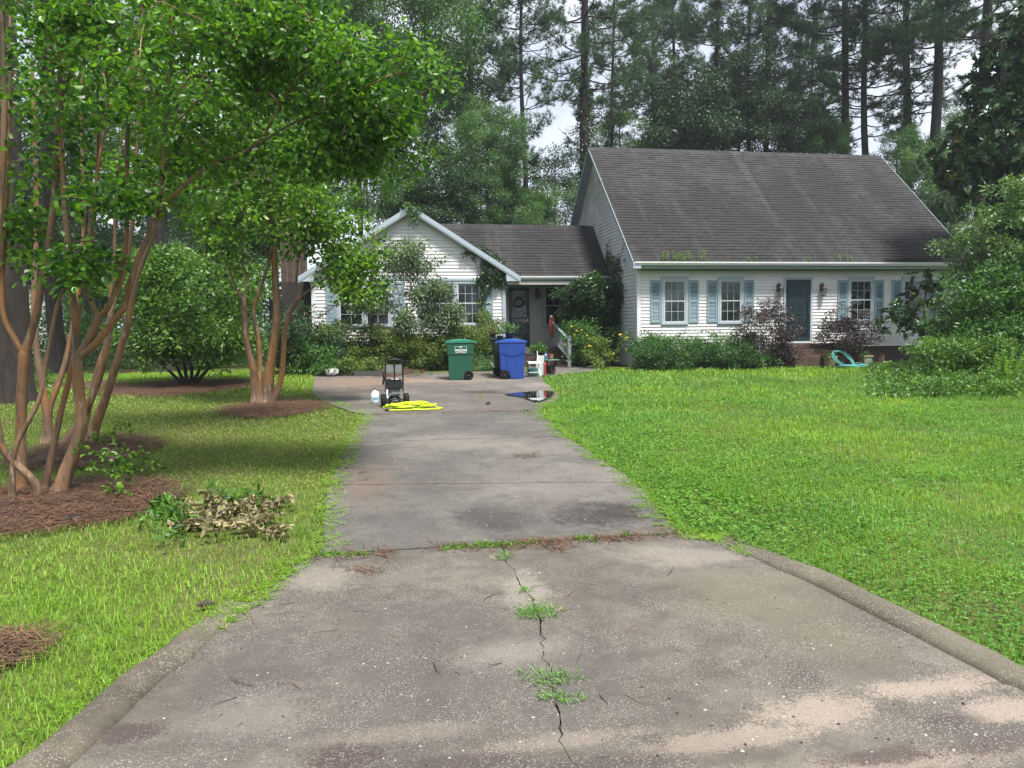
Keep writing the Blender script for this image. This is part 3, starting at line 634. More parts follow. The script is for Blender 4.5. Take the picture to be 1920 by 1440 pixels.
# eave: soffit, frieze, fascia, gutter
MB().box(xa+.3, xb, 23.60, YF-.001, 1.86, 1.885).build('soffit', M['eaveshade'], house)
MB().box(X0+.10, X1, YF-.030, YF-.003, 1.79, 1.859).build('frieze_board', M['eaveshade'], house)
MB().box(xa+.24, xb, 23.575, 23.60, 1.84, 2.02).build('fascia', M['eaveshade'], house)
MB().add([(xa-.02, 23.50, 2.02), (xa-.02, 23.98, 2.30), (xa-.02, 23.98, 1.84), (xa-.02, 23.50, 1.84), (xa+.24, 23.50, 2.02), (xa+.24, 23.98, 2.30), (xa+.24, 23.98, 1.84), (xa+.24, 23.50, 1.84)], [[0, 1, 2, 3], [7, 6, 5, 4], [0, 4, 5, 1], [1, 5, 6, 2], [2, 6, 7, 3], [3, 7, 4, 0]]).build('eave_return', M['fascia'], house)
def gutter(x0, x1, y, z):
    prof = [(.0, 0), (.0, -.115), (-.075, -.115), (-.085, -.075), (-.115, -.05), (-.118, 0), (-.108, 0), (-.105, -.045), (-.078, -.066), (-.068, -.105), (-.01, -.105), (-.01, 0)]
    k = len(prof); xs_ = np.linspace(x0, x1, 12); V = [(x, y+a, z+b+.006*math.sin(x*1.7)*0) for x in xs_ for a, b in prof]
    mbg = MB().add(V, [[i*k+j, (i+1)*k+j, (i+1)*k+(j+1) % k, i*k+(j+1) % k] for i in range(len(xs_)-1) for j in range(k)])
    mbg.N += [(list(range(k)), 0), ([(len(xs_)-1)*k+j for j in range(k)][::-1], 0)]
    g = mbg.build('gutter', M['gutterwhite'], house)
    return g
gutter(xa+.02, xb, 23.574, 2.055)
# ------------------------------------------------------------------ windows, shutters, doors
def window(x0, x1, z0, z1, Y, curtain='curtain', low=None, double=False, grid=(3, 2), trim='trim', gridlow=True, cas=.095):
    """casing as the part, with sashes, panes, muntins and a curtain under it"""
    b = MB(); d0, d1 = Y-.055, Y+.0
    b.box(x0, x1, d0, d1, z1-cas, z1).box(x0+.0, x1, d0-.012, d1, z0, z0+cas*.8).box(x0, x0+cas, d0+.002, d1, z0+cas*.8, z1-cas).box(x1-cas, x1, d0+.002, d1, z0+cas*.8, z1-cas)
    b.box(x0-.012, x1+.012, d0-.02, d1, z1, z1+.02)
    mids = [(x0+cas, x1-cas)]
    if double:
        xm = (x0+x1)/2; b.box(xm-.06, xm+.06, d0+.001, d1, z0+cas*.8, z1-cas); mids = [(x0+cas, xm-.06), (xm+.06, x1-cas)]
    wnd = b.build('window', M[trim], house); zb, zt = z0+cas*.8, z1-cas; zm = (zb+zt)/2
    for (a, c) in mids:
        MB().box(a, c, Y-.004, Y-.001, zb, zt).build('dark_room_sheet', M['dark'], wnd)  # dark sheet put in for the unlit room behind the curtain
        MB().box(a+.02, c-.02, Y-.0105, Y-.0075, zm, zt-.05).build('curtain', M[curtain], wnd)
        if low != 'none': MB().box(a+.02, c-.02, Y-.0105, Y-.0075, zb, zm-.002).build('curtain', M[low or curtain], wnd)
        for (s0, s1, yo, up_) in ((zm, zt, -.030, True), (zb, zm+.035, -.042, False)):
            t = .036; f = MB().box(a, a+t, Y+yo, Y+yo+.018, s0, s1).box(c-t, c, Y+yo, Y+yo+.018, s0, s1).box(a+t, c-t, Y+yo, Y+yo+.018, s1-t, s1).box(a+t, c-t, Y+yo, Y+yo+.018, s0, s0+t)
            f.build('sash', M['sash'], wnd)
            MB().box(a+t, c-t, Y+yo+.008, Y+yo+.011, s0+t, s1-t).build('pane', M['glass'], wnd)
            if up_ or gridlow:
                gx, gz_ = grid; mm = M['sash'] if trim == 'trim' else M['trim']
                for i in range(1, gx): xx = a+t+(c-a-2*t)*i/gx; MB().box(xx-.0055, xx+.0055, Y+yo+.004, Y+yo+.007, s0+t, s1-t).build('muntin', mm, wnd)
                for i in range(1, gz_): zz_ = s0+t+(s1-s0-2*t)*i/gz_; MB().box(a+t, c-t, Y+yo+.0035, Y+yo+.0068, zz_-.0055, zz_+.0055).build('muntin', mm, wnd)
    return wnd
def shutter(x0, x1, z0, z1, Y, arch=True):
    t = .058; zm = z0+(z1-z0)*.50; b = MB(); y0, y1 = Y-.055, Y-.022
    b.box(x0, x0+t, y0, y1, z0, z1).box(x1-t, x1, y0, y1, z0, z1).box(x0+t, x1-t, y0+.001, y1, z0, z0+t*1.5).box(x0+t, x1-t, y0+.001, y1, zm-.028, zm+.028)
    n = 9; xs_ = np.linspace(x0+t, x1-t, n); top = z1-t*.7; 
    lowz = top-.02-.035*np.abs(np.linspace(-1, 1, n))**2*(1 if arch else 0)
    V = [(x, y0+.001, z1) for x in xs_]+[(x, y0+.001, z) for x, z in zip(xs_, lowz)]+[(x, y1, z) for x, z in zip(xs_, lowz)]
    b.add(V, [[i, n+i, n+i+1, i+1] for i in range(n-1)]+[[n+i, 2*n+i, 2*n+i+1, n+i+1] for i in range(n-1)])
    s = b.build('shutter', M['shutterframe'], house)
    sl = MB()
    for a, c in ((z0+t*1.5, zm-.028), (zm+.028, z1-t*.6)):
        k = int((c-a)/.042)
        for i in range(k):
            z = a+(c-a)*i/k; sl.add([(x0+t, y0+.010, z), (x1-t, y0+.010, z), (x1-t, y1+.006, z+.050), (x0+t, y1+.006, z+.050)], [[0, 1, 2, 3]])
    sl.box(x0+t, x1-t, y1+.004, y1+.010, z0+.05, z1-.05)
    sl.build('louver_panel', M['shutter'], s, kind='stuff')
    return s
for k, (a, c) in enumerate(WIN):
    window(a, c, .045, 1.57, YF, *(('curtain', 'curtain'), ('curtain', 'curtain'), ('curtain_dim', 'curtain_dark'), ('curtain_dim', 'curtain_dark'))[k])
    for x0, x1 in ((a-.375, a-.02), (c+.02, c+.365)): shutter(x0, x1, .11, 1.49, YF)
# the storm door by the brick steps
db = MB(); db.box(DX0, DX0+.07, YF-.06, YF, -.57, 1.58).box(DX1-.07, DX1, YF-.06, YF, -.57, 1.58).box(DX0+.07, DX1-.07, YF-.059, YF, 1.51, 1.58)
dr = db.build('door', M['trim'], house); a, c = DX0+.07, DX1-.07
st = MB().box(a, a+.10, YF-.045, YF-.015, -.55, 1.51).box(c-.10, c, YF-.045, YF-.015, -.55, 1.51).box(a+.10, c-.10, YF-.044, YF-.015, 1.33, 1.51).box(a+.10, c-.10, YF-.044, YF-.015, -.55, -.40)
for z in (.93, .36, -.13): st.box(a+.10, c-.10, YF-.043, YF-.016, z-.022, z+.022)
st.build('storm_frame', M['doordark'], dr)
MB().box(a+.10, c-.10, YF-.006, YF-.003, -.40, 1.33).build('inner_door', M['doorblue'], dr)
MB().box(a+.14, c-.14, YF-.012, YF-.009, -.36, .90).build('curtain', M['curtain_blue'], dr)
MB().box(a+.10, c-.10, YF-.028, YF-.024, -.40, 1.33).build('pane', M['glass'], dr)
MB().box(DX0-.02, DX1+.02, YF-.10, YF-.0, -.615, -.572).build('sill', M['trimwhite'], dr)
xm = (a+c)/2-.02
MB().box(xm-.016, xm+.016, YF-.052, YF-.047, 1.15, 1.51).box(xm-.05, xm+.05, YF-.056, YF-.048, 1.06, 1.09).tube([(xm-.05, YF-.055, 1.09), (xm, YF-.06, .97), (xm+.05, YF-.055, 1.09)], .011, 5).build('wreath_hanger', M['rust'], dr)
MB().cyl((c-.06, YF-.05, .36), (c-.06, YF-.09, .36), .018, 8).box(c-.075, c-.045, YF-.10, YF-.085, .28, .40).build('handle', M['brass'], dr)
# wall lanterns
def lantern(x, z, Y, s=1.0):
    b = MB().box(x-.055*s, x+.055*s, Y-.045, Y-.018, z-.02*s, z+.20*s).tube([(x, Y-.03, z+.15*s), (x, Y-.09*s, z+.24*s), (x+.01, Y-.15*s, z+.20*s)], .013*s, 6)
    yc = Y-.15*s; b.lathe([(0, .19*s), (.022*s, .17*s), (.05*s, .12*s), (.105*s, .07*s), (.105*s, .055*s), (.0, .055*s)], (x+.01, yc, z), 6).lathe([(.0, -.20*s), (.02*s, -.19*s), (.075*s, -.165*s), (.075*s, -.15*s), (0, -.15*s)], (x+.01, yc, z), 6)
    for k in range(6):
        a_ = k*PI/3; b.tube([(x+.01+.10*s*math.cos(a_), yc+.10*s*math.sin(a_), z+.06*s), (x+.01+.068*s*math.cos(a_), yc+.068*s*math.sin(a_), z-.155*s)], .008*s, 4)
    l = b.build('wall_lantern', M['rust'], house)
    MB().lathe([(.092*s, .055*s), (.062*s, -.15*s)], (x+.01, yc, z), 6).build('glass_shade', M['glass'], l)
    MB().cyl((x+.01, yc, z-.14*s), (x+.01, yc, z-.03*s), .016*s, 6).build('bulb', M['sash'], l)
lantern(13.32, 1.14, YF, 1.1); lantern(14.90, 1.14, YF, 1.1)
# ------------------------------------------------------------------ low wing: gable, porch roof, porch
YG = 27.0; GX0, GX1 = -2.10, 4.50; AX, AZ = 1.28, 4.20; EZ = 1.80; gs = (AZ-EZ)/(5.06-AX)
def wspan(opn):
    def f(z0, z1):
        def xr(z): h = (AZ-.17-z)/gs; return max(GX0, AX-h), min(GX1, AX+h)
        (a, c), (a2, c2) = xr(z0), xr(z1); seg = [(a, c, a2, c2)]
        for (x0, x1, b0, b1) in opn:
            if z1 > b0+.01 and z0 < b1-.01: seg = [s for q in seg for s in ((q[0], min(q[1], x0), q[2], min(q[3], x0)), (max(q[0], x1), q[1], max(q[2], x1), q[3])) if s[1]-s[0] > .02]
        return seg
    return f
pr = [(GX0, GB), (GX1, GB), (GX1, AZ-.18-gs*(GX1-AX)), (AX, AZ-.18), (GX0, AZ-.18-gs*(AX-GX0))]
gb = MB().add([(x, YG+.001, z) for x, z in pr]+[(x, YG+.12, z) for x, z in pr], [[0, 1, 2, 3, 4], [9, 8, 7, 6, 5]]+[[i, 5+i, 5+(i+1) % 5, (i+1) % 5] for i in range(5)])
gab = gb.build('wall', M['siding_tan'], house)
W2 = [(-1.28, .58), (1.86, 3.74)]
boards(gab, 'siding', (0, YG, 0), (1, 0, 0), (0, -1, 0), ZB, AZ-.2, wspan([(a, c, .09, 1.67) for a, c in W2]), .120)
MB().box(GX0-.012, GX0+.10, YG-.03, YG-.002, ZB, 1.70).build('corner_trim', M['trimwhite'], house)
MB().box(GX0+.1, GX1, YG-.045, YG-.022, 1.70, 1.76).build('frieze_board', M['trim'], house)
window(*W2[0], .09, 1.67, YG, 'curtain_dark', None, True, (2, 2)); window(*W2[1], .09, 1.67, YG, 'curtain_dim', 'curtain', True)
for x0, x1 in ((-1.64, -1.30), (.62, 1.02), (1.46, 1.84), (3.76, 4.10)): shutter(x0, x1, .14, 1.62, YG, False)
YR = YG-.27
gr = roof_plane('roof', house, (5.06, YR, EZ), (5.06, 34.5, EZ), (AX, YR, AZ), (AX, 34.5, AZ), .10, True, 0, .16, .305, lambda p: p[1] < 29.5 and not (p[0] > 4.4 and p[1] > 27.4))
roof_plane('roof', house, (AX*2-5.06, 34.5, EZ), (AX*2-5.06, YR, EZ), (AX, 34.5, AZ), (AX, YR, AZ), .10, True, 0, .16, .305, lambda p: p[1] < 30)
for sx in (1, -1):
    ex_ = AX+sx*3.78
    rake((ex_, YR, EZ), (AX, YR, AZ), (0, -1, 0), .16, .03, 'trim'); rake((ex_-sx*.0, YR, EZ-.125), (AX, YR, AZ-.125), (0, -1, 0), .085, .02, 'trimwhite', .003)
    V = [(ex_, YR, EZ-.11), (AX, YR, AZ-.11), (ex_, YG-.03, EZ-.11), (AX, YG-.03, AZ-.11)]
    MB().add(V+[(x, y, z+.015) for x, y, z in V], [[0, 1, 3, 2], [4, 6, 7, 5], [0, 4, 5, 1], [2, 3, 7, 6]]).build('soffit', M['trim'], house)
    xi = ex_-sx*.50; zt = EZ+gs*.5-.19
    V = [(ex_, YR-.012, EZ-.16), (xi, YR-.012, EZ-.16), (xi, YR-.012, zt), (ex_, YR-.012, EZ-.12)]
    MB().add(V+[(x, YG-.03, z) for x, _, z in V], [[0, 1, 2, 3], [7, 6, 5, 4], [0, 4, 5, 1], [1, 5, 6, 2], [2, 6, 7, 3], [3, 7, 4, 0]]).build('eave_return', M['fascia'], house)
# porch roof between the gable and the tall block
PY, PZ = 29.09, 3.89; PE, PEZ = 26.86, 1.83
prf = roof_plane('roof', house, (5.01, PE, PEZ), (X0-.034, PE, PEZ), (1.77, PY, PZ), (X0-.034, PY, PZ), .10, True, 60)
roof_plane('roof', house, (X0-.024, 31.4, PEZ), (AX, 31.4, PEZ), (X0-.024, PY, PZ), (AX, PY, PZ), .10, False)
ridge((2.2, PY, PZ), (X0-.05, PY, PZ), prf)
gutter(5.02, X0-.03, PE+.04, PEZ-.005)
MB().box(4.98, X0-.03, PE+.045, PE+.075, PEZ-.20, PEZ-.03).build('fascia', M['eaveshade'], house)
MB().box(4.6, X0-.03, PE+.02, PE+.14, PEZ-.30, PEZ-.202).build('porch_beam', M['siding_tan'], house)
PW = 28.8; porch_floor = -.72
MB().box(4.6, X0-.03, PE+.16, PW-.03, PEZ-.23, PEZ-.21).build('porch_ceiling', M['soffit'], house)
pw = MB().box(4.5, X0, PW+.001, PW+.12, GB, 2.1).build('wall', M['siding_tan'], house)
boards(pw, 'siding_tan', (0, PW, 0), (1, 0, 0), (0, -1, 0), porch_floor, 1.62, cut(4.55, X0-.03, [(4.90, 5.86, -.8, 1.62), (6.28, 7.40, .02, 1.64)]), .115)
MB().box(4.50-.002, 4.50+.10, YG+.12, PW, GB, 1.7).build('wall', M['siding_tan'], house)
MB().box(4.50-.06, 4.50+.06, YG-.075, YG-.035, ZB, 1.66).build('porch_post', M['trim'], house)
pd = MB().box(4.90, 4.98, PW-.05, PW, porch_floor, 1.60).box(5.78, 5.86, PW-.05, PW, porch_floor, 1.60).box(4.98, 5.78, PW-.049, PW, 1.54, 1.60).build('door', M['fascia'], house)
MB().box(4.98, 5.78, PW-.02, PW-.006, porch_floor, 1.54).build('inner_door', M['doordark'], pd)
sf = MB().box(4.98, 5.10, PW-.045, PW-.024, porch_floor, 1.54).box(5.66, 5.78, PW-.045, PW-.024, porch_floor, 1.54).box(5.10, 5.66, PW-.044, PW-.024, 1.40, 1.54).box(5.10, 5.66, PW-.044, PW-.024, .34, .40).box(5.10, 5.66, PW-.044, PW-.024, porch_floor, -.45)
sf.build('storm_frame', M['doordark'], pd)
MB().box(5.10, 5.66, PW-.036, PW-.032, -.45, 1.40).build('pane', M['glass'], pd)
ta = np.linspace(0, 2*PI, 25)[:-1]
MB().tube(np.stack([5.36+.17*np.cos(ta), np.full(24, PW-.065), .96+.17*np.sin(ta)], 1), .035+.006*np.sin(ta*9), 6, ref=(0, 1, 0), closed=True).build('wreath', M['dark_bark'], pd)
MB().cyl((5.70, PW-.045, .34), (5.70, PW-.085, .34), .03, 8).box(5.67, 5.73, PW-.09, PW-.08, .22, .30).build('handle', M['brass'], pd)
window(6.30, 7.38, .03, 1.63, PW, 'curtain_dark', None, False, (3, 2), 'fascia')
lantern(6.08, 1.28, PW, 1.0)
MB().box(4.62, X0-.03, PE+.2, PW-.03, GB-.1, porch_floor).build('porch_slab', M['concrete_back'], house)
# shaded recess and brick chimney beyond the gable's far corner
MB().box(-3.3, GX0, 29.0, 29.15, GB, 1.75).build('wall', M['dark_bark'], house)  # dark bark material puts the recess's shade into this wall's colour
MB().box(GX0-.002, GX0+.1, YG+.12, 31.0, GB, 1.7).build('wall', M['siding_tan'], house)
ch = MB().box(-3.35, -2.47, 29.4, 30.2, GB, 4.15).build('chimney', M['mortar'], house)
bme = MB().box(0, .20, -.012, .0, 0, .065).mesh('brick', M['brick'])
for i in range(31):
    for j in range(4):
        o = bpy.data.objects.new('brick', bme); COL.objects.link(o); o.parent = ch
        o.matrix_basis = Matrix.Translation((-3.34+j*.222, 29.4, 1.70+i*.079))
        o.matrix_parent_inverse = parent_world(ch).inverted()
# ------------------------------------------------------------------ brick steps
def bricksolid(root, x0, x1, y0, y1, z0, z1, rows=None):
    """a mortar core faced with single bricks on its front, its two ends and its top"""
    MB().box(x0, x1, y0, y1, z0, z1-.004).build('mortar_core', M['mortar'], root)
    bl, bh = .203, .062; nr = max(1, int(round((z1-z0)/.075))); dh = (z1-z0)/nr
    face = MB().box(.006, bl-.006, -.012, .02, .005, dh-.006).mesh('brick', M['brick']); top = MB().box(.006, .094, .0, bl-.006, -.02, .009).mesh('brick', M['brick'])
    def put(me, x, y, z, r=0):
        o = bpy.data.objects.new('brick', me); COL.objects.link(o); o.parent = root; o.matrix_parent_inverse = parent_world(root).inverted()
        o.matrix_basis = Matrix.Translation((x, y, z)) @ Matrix.Rotation(r+rngd.normal()*.006, 4, 'Z')
    for i in range(nr):
        n = int((x1-x0)/bl); s = (x1-x0-n*bl)/2
        for j in range(n): put(face, x0+s+j*bl, y0, z0+i*dh)
        for j in range(int((y1-y0)/bl)): put(face, x0, y0+(j+1)*bl, z0+i*dh, -PI/2); put(face, x1, y0+j*bl, z0+i*dh, PI/2)
    for j in range(int((x1-x0)/.10)): put(top, x0+j*.10, y0, z1)
st = thing('brick_steps', 'brown brick steps below the blue storm door', 'steps', (14.2, 23, GB))
bricksolid(st, 13.0, 15.35, 22.95, 23.97, GB-.05, -.63); bricksolid(st, 13.0, 15.75, 22.62, 22.94, GB-.05, -.80); bricksolid(st, 13.0, 16.1, 22.28, 22.61, GB-.05, -.98)
st2_ = thing('brick_steps', 'brick porch steps beside the slanting grey handrail', 'steps', (5.8, 26.5, GB))
bricksolid(st2_, 4.85, 6.55, 26.25, 26.60, GB-.05, -1.14); bricksolid(st2_, 4.85, 6.55, 26.61, 26.95, GB-.05, -.92)
# handrail with baluster, and the cloth on it
hr = thing('handrail', 'grey wooden handrail slanting down beside the porch steps', 'handrail', (6.6, 26, GB))
def railpost(x, y, z0, z1, w_=.045):
    MB().box(x-w_, x+w_, y-w_, y+w_, z0, z1).lathe([(w_*1.25, z1), (w_*1.3, z1+.03), (w_*.9, z1+.06), (0, z1+.08)], (x, y, 0), 8).build('post', M['rail'], hr)
P0, P1 = np.array([6.32, 24.9, -.40]), np.array([6.28, 27.2, .22])
railpost(P0[0], P0[1]-.06, GB, P0[2]+.06, .052); railpost(P1[0], P1[1]+.05, GB, P1[2]+.14, .05)
def beam(p, q, hw, hh): 
    p, q = np.array(p), np.array(q); s = norm(np.cross(q-p, [0, 0, 1]))*hw; V = [a+s*i+np.array([0, 0, hh*j]) for a in (p, q) for i, j in ((-1, -1), (1, -1), (1, 1), (-1, 1))]
    return MB().add(V, [[0, 1, 2, 3], [7, 6, 5, 4], [0, 4, 5, 1], [1, 5, 6, 2], [2, 6, 7, 3], [3, 7, 4, 0]])
beam(P0, P1, .045, .022).build('top_rail', M['rail'], hr); beam(P0-[0, 0, .62], P1-[0, 0, .62], .03, .03).build('bottom_rail', M['rail'], hr)
for k in range(1, 9):
    p = P0+(P1-P0)*k/9; MB().box(p[0]-.018, p[0]+.018, p[1]-.018, p[1]+.018, p[2]-.6, p[2]-.02).build('baluster', M['rail'], hr)
beam((6.30, 27.25, .02), (8.2, 27.25, .02), .035, .03).build('top_rail', M['rail'], hr); beam((6.30, 27.25, -.6), (8.2, 27.25, -.6), .03, .025).build('bottom_rail', M['rail'], hr)
for k in range(1, 14): MB().box(6.3+k*.14-.015, 6.3+k*.14+.015, 27.235, 27.265, -.58, -.0).build('baluster', M['rail'], hr)
M['scarf'] = plain('orange_red_cloth', (.27, .045, .022), .85, var=.3, scale=12, bump=.4)
b = MB(); n_ = 14
for sgn in (0, 1):
    V = []
    for i in range(n_):
        t = i/(n_-1); c = P1+np.array([.02-.09*sgn-.02*t, -.10-.26*sgn*t-.05*t, .08-(.50 if sgn else .68)*t])
        for k in range(5): a_ = (k/4-.5); V.append(c+np.array([a_*(.07+.09*t), .03*math.sin(k*2.2+t*6+sgn), .02*math.cos(k*1.7)]))
    b.add(V, [[i*5+k, i*5+k+1, i*5+k+6, i*5+k+5] for i in range(n_-1) for k in range(4)])
tk = P1+np.array([0, -.08, .07]); aa = np.linspace(0, 2*PI, 17)[:-1]
b.tube(np.stack([tk[0]+.085*np.cos(aa), tk[1]+.03*np.sin(aa*2), tk[2]+.07*np.sin(aa)], 1), .030, 6, ref=(0, 1, 0), closed=True)
b.build('scarf', M['scarf'], smooth=True, label='orange red cloth knotted over the upper handrail post', cat='cloth')
# ------------------------------------------------------------------ wheeled carts
def text(s, size, parent, mat, loc, rot, name='lettering', bold=.0, xs=1.0):
    cu = bpy.data.curves.new(name, 'FONT'); cu.body = s; cu.size = size; cu.align_x = 'CENTER'; cu.extrude = .001; cu.offset = bold; cu.materials.append(mat)
    tmp = bpy.data.objects.new(name, cu); COL.objects.link(tmp); bpy.context.view_layer.update()
    me = bpy.data.meshes.new_from_object(tmp.evaluated_get(bpy.context.evaluated_depsgraph_get())); bpy.data.objects.remove(tmp); me.name = name
    o = link(name, me, parent, loc); o.rotation_euler = rot; o.scale = (xs, 1, 1); return o
def cart(label, loc, rz, c, lidc, flip, logo=False, shoulder=False, H=1.06, s=1.0):
    t = thing('wheeled_cart', label, 'trash cart', loc, rz, 'wheeled carts by the hedge'); f = -1 if flip else 1
    m = plain('cart_plastic', c, .42, var=.10, scale=5, bump=.08); ml = plain('cart_lid_plastic', lidc, .42, var=.10, scale=5, bump=.08)
    # outline seen from the side, wheel at +x; depth tapers with height
    prof = [(-.31, 0), (.06, 0), (.072, .10), (.10, .17), (.16, .225), (.23, .245), (.315, .25), (.335, .62), (.365, H-.07), (-.375, H-.07), (-.355, .68), (-.335, .66)]
    hy = lambda z: .255+.055*z/H
    n = len(prof); V = [(x*f, -hy(z), z) for x, z in prof]+[(x*f, hy(z), z) for x, z in prof]
    F_ = [list(range(n)) if f > 0 else list(range(n))[::-1], list(range(n, 2*n))[::-1] if f > 0 else list(range(n, 2*n))]+[([i, n+i, n+(i+1) % n, (i+1) % n] if f > 0 else [i, (i+1) % n, n+(i+1) % n, n+i]) for i in range(n)]
    b = MB().add(V, F_)
    body = lpart('body', b, m, t)
    # raised rim band and pressed panels on both sides
    for sy in (-1, 1):
        rb = MB()
        if shoulder:
            pan = [(-.355, .70), (-.20, .70), (-.12, .64), (.12, .64), (.20, .70), (.34, .70), (.36, H-.10), (-.37, H-.10)]
            pan2 = [(-.12, .03), (.05, .03), (.08, .2), (.13, .26), (.13, .60), (-.12, .60)]
        else: pan = [(-.35, .70), (.33, .70), (.355, H-.10), (-.365, H-.10)]; pan2 = [(-.13, .03), (.04, .03), (.06, .19), (.12, .25), (.13, .64), (-.13, .64)]
        for pp_, e in ((pan, .014), (pan2, .010)):
            k = len(pp_); V = [(x*f, sy*(hy(z)+e), z) for x, z in pp_]+[(x*f, sy*(hy(z)-.01), z) for x, z in pp_]
            up = (f*sy < 0)
            rb.add(V, [list(range(k)) if up else list(range(k))[::-1]]+[[i, k+i, k+(i+1) % k, (i+1) % k] for i in range(k)])
        lpart('side_panel', rb, m, t)
    hr_ = hy(H)+.02
    lz = [(-.40, H-.065), (-.41, H-.03), (-.38, H-.01), (-.1, H+.035), (.15, H+.03), (.34, H+.0), (.40, H-.01), (.41, H-.05), (.38, H-.06)]
    ln = len(lz); LV = []
    for yy_, k in ((-hr_, 0), (-hr_*.8, 1), (hr_*.8, 1), (hr_, 0)):
        for x, z in lz: LV.append((x*f, yy_, z if (k or z < H) else H+(z-H)*.2))
    LF = [[r*ln+i, r*ln+(i+1) % ln, (r+1)*ln+(i+1) % ln, (r+1)*ln+i] for r in range(3) for i in range(ln)]+[list(range(ln))[::-1], list(range(3*ln, 4*ln))]
    lpart('lid', MB().add(LV, LF), ml, t)
    lpart('handle', MB().tube([(.36*f, -.2, H-.09), (.45*f, -.2, H-.055), (.45*f, .2, H-.055), (.36*f, .2, H-.09)], .016, 6, ref=(0, 0, 1)), ml, t)
    lpart('axle', MB().cyl((.215*f, -.3, .125), (.215*f, .3, .125), .012, 8), M['silver'], t)
    for sy in (-1, 1):
        wl = lpart('wheel', MB().lathe([(.085, -.03), (.118, -.034), (.128, -.02), (.128, .02), (.118, .034), (.085, .03), (.085, -.03)], (.215*f, sy*.275, .129), 24, 'y'), M['rubber'], t, True)
        rim = MB().lathe([(0, -.022), (.03, -.024), (.032, -.012), (.0, -.01)], (.215*f, sy*.275, .129), 12, 'y').lathe([(.078, -.02), (.086, -.02), (.086, .02), (.078, .02)], (.215*f, sy*.275, .129), 24, 'y')
        for k in range(8):
            a_ = k*PI/4+.2; rim.tube([(.215*f+.025*math.cos(a_), sy*.275, .129+.025*math.sin(a_)), (.215*f+.08*math.cos(a_), sy*.275, .129+.08*math.sin(a_))], .010, 4)
        rim.lathe([(0, .004), (.08, .004)], (.215*f, sy*.275, .129), 16, 'y')
        lpart('rim', rim, M['darkplastic'], wl)
    if logo:
        z0 = .86; y = -hy(z0)-.0165; wm = plain('white_print', (.78, .80, .78), .5, var=.03)
        lg = MB(); a, c2, d, e = -.155, .165, .775, .915
        for x0, x1, z1_, z2_ in ((a, c2, e-.006, e), (a, a+.006, d, e), (c2-.006, c2, d, e)): lg.box(x0, x1, y-.001, y, z1_, z2_)
        lg.add([(-.02, y-.0015, .885), (-.005, y-.0015, .91), (.03, y-.0015, .925), (.02, y-.0015, .895), (.0, y-.0015, .875), (-.035, y-.0015, .87)], [[0, 1, 2, 3], [0, 3, 4, 5]])
        lpart('emblem', lg, wm, t)
        text('WILSON', .088, t, wm, (.005, y-.001, .778), (PI/2, 0, 0), 'lettering', .0022, .92)
        text('NORTH CAROLINA', .030, t, wm, (.005, y-.001, .735), (PI/2, 0, 0), 'lettering', .0008, 1.12)
    return t
p = gnd(866, 713); cart('green cart with white WILSON print and its wheel away from the blue cart', (p[0], p[1]+.3, gz(p[1]+.1)), -.06, (.012, .085, .050), (.022, .175, .105), False, True, H=1.07)
p = gnd(962, 711); cart('blue cart with pressed side panel, plants standing around its lid', (p[0]+.02, p[1]+.3, gz(p[1]+.1)), -.10, (.014, .055, .27), (.024, .080, .34), True, False, True, H=1.06)
BC = (p[0]+.02, p[1]+.3)
cart('dark cart half hidden behind the blue one', (p[0]-.02, p[1]+1.1, gz(p[1]+.9)), -.05, (.020, .026, .028), (.022, .026, .030), True, H=1.09)
# plants in pots on and behind the cart lids
def potted(label, loc, r, h, potc, leafm, lr, lh, per=16, n=26, L=.055, seed=1, flower=None, shape='round', group=None, name='potted_plant', flat=.8):
    t = thing(name, label, 'potted plant', loc, 0, group); rg = np.random.default_rng(seed)
    pm = plain('pot_plastic', potc, .55)
    if shape == 'round': lpart('pot', MB().lathe([(0, 0), (r*.72, 0), (r*.95, h*.86), (r*1.08, h*.87), (r*1.08, h), (r*.96, h), (r*.9, h*.88), (0, h*.88)], (0, 0, 0), 16), pm, t, True)
    else:
        b = MB(); q = lambda s_, z: [(-s_, -s_, z), (s_, -s_, z), (s_, s_, z), (-s_, s_, z)]
        b.add(q(r*.72, 0)+q(r*.95, h*.85)+q(r*1.08, h*.86)+q(r*1.08, h)+q(r*.9, h)+q(r*.88, h*.88), [[3, 2, 1, 0]]+[[k*4+i, k*4+(i+1) % 4, k*4+4+(i+1) % 4, k*4+4+i] for k in range(5) for i in range(4)]+[[20, 21, 22, 23]])
        lpart('pot', b, pm, t)
    b = MB(); C = blob(rg, n, (0, 0, h+lh*.5), (lr*.8, lr*.8, lh*.5), .2); clump_leaves(b, rg, C, lr*.35, per, L, .55, flat); lpart('foliage', b, M[leafm], t)
    s_ = MB()
    for c in C[::3]: s_.tube([(0, 0, h*.88), (c[0]*.4, c[1]*.4, h+lh*.3), tuple(c)], .004, 4)
    lpart('stem', s_, M['shrub'], t)
    if flower:
        fb = MB(); FC = blob(rg, 5, (-.02, -.05, h+lh*.45), (lr*.6, lr*.6, lh*.3)); clump_leaves(fb, rg, FC, .05, 9, .05, .8); lpart('flower', fb, M[flower], t)
    return t
zl = gz(BC[1])+1.06
potted('bushy plant in a black pot standing on the blue lid', (BC[0]-.05, BC[1]+.02, zl+.035), .13, .17, (.02, .03, .03), 'shrubpale', .26, .26, seed=2, group='plants on the cart lids')
potted('smaller pale plant in a grey pot at the edge of the blue lid', (BC[0]-.33, BC[1]-.05, zl-.005), .09, .13, (.03, .035, .036), 'shrubpale', .17, .24, n=16, seed=3, group='plants on the cart lids')
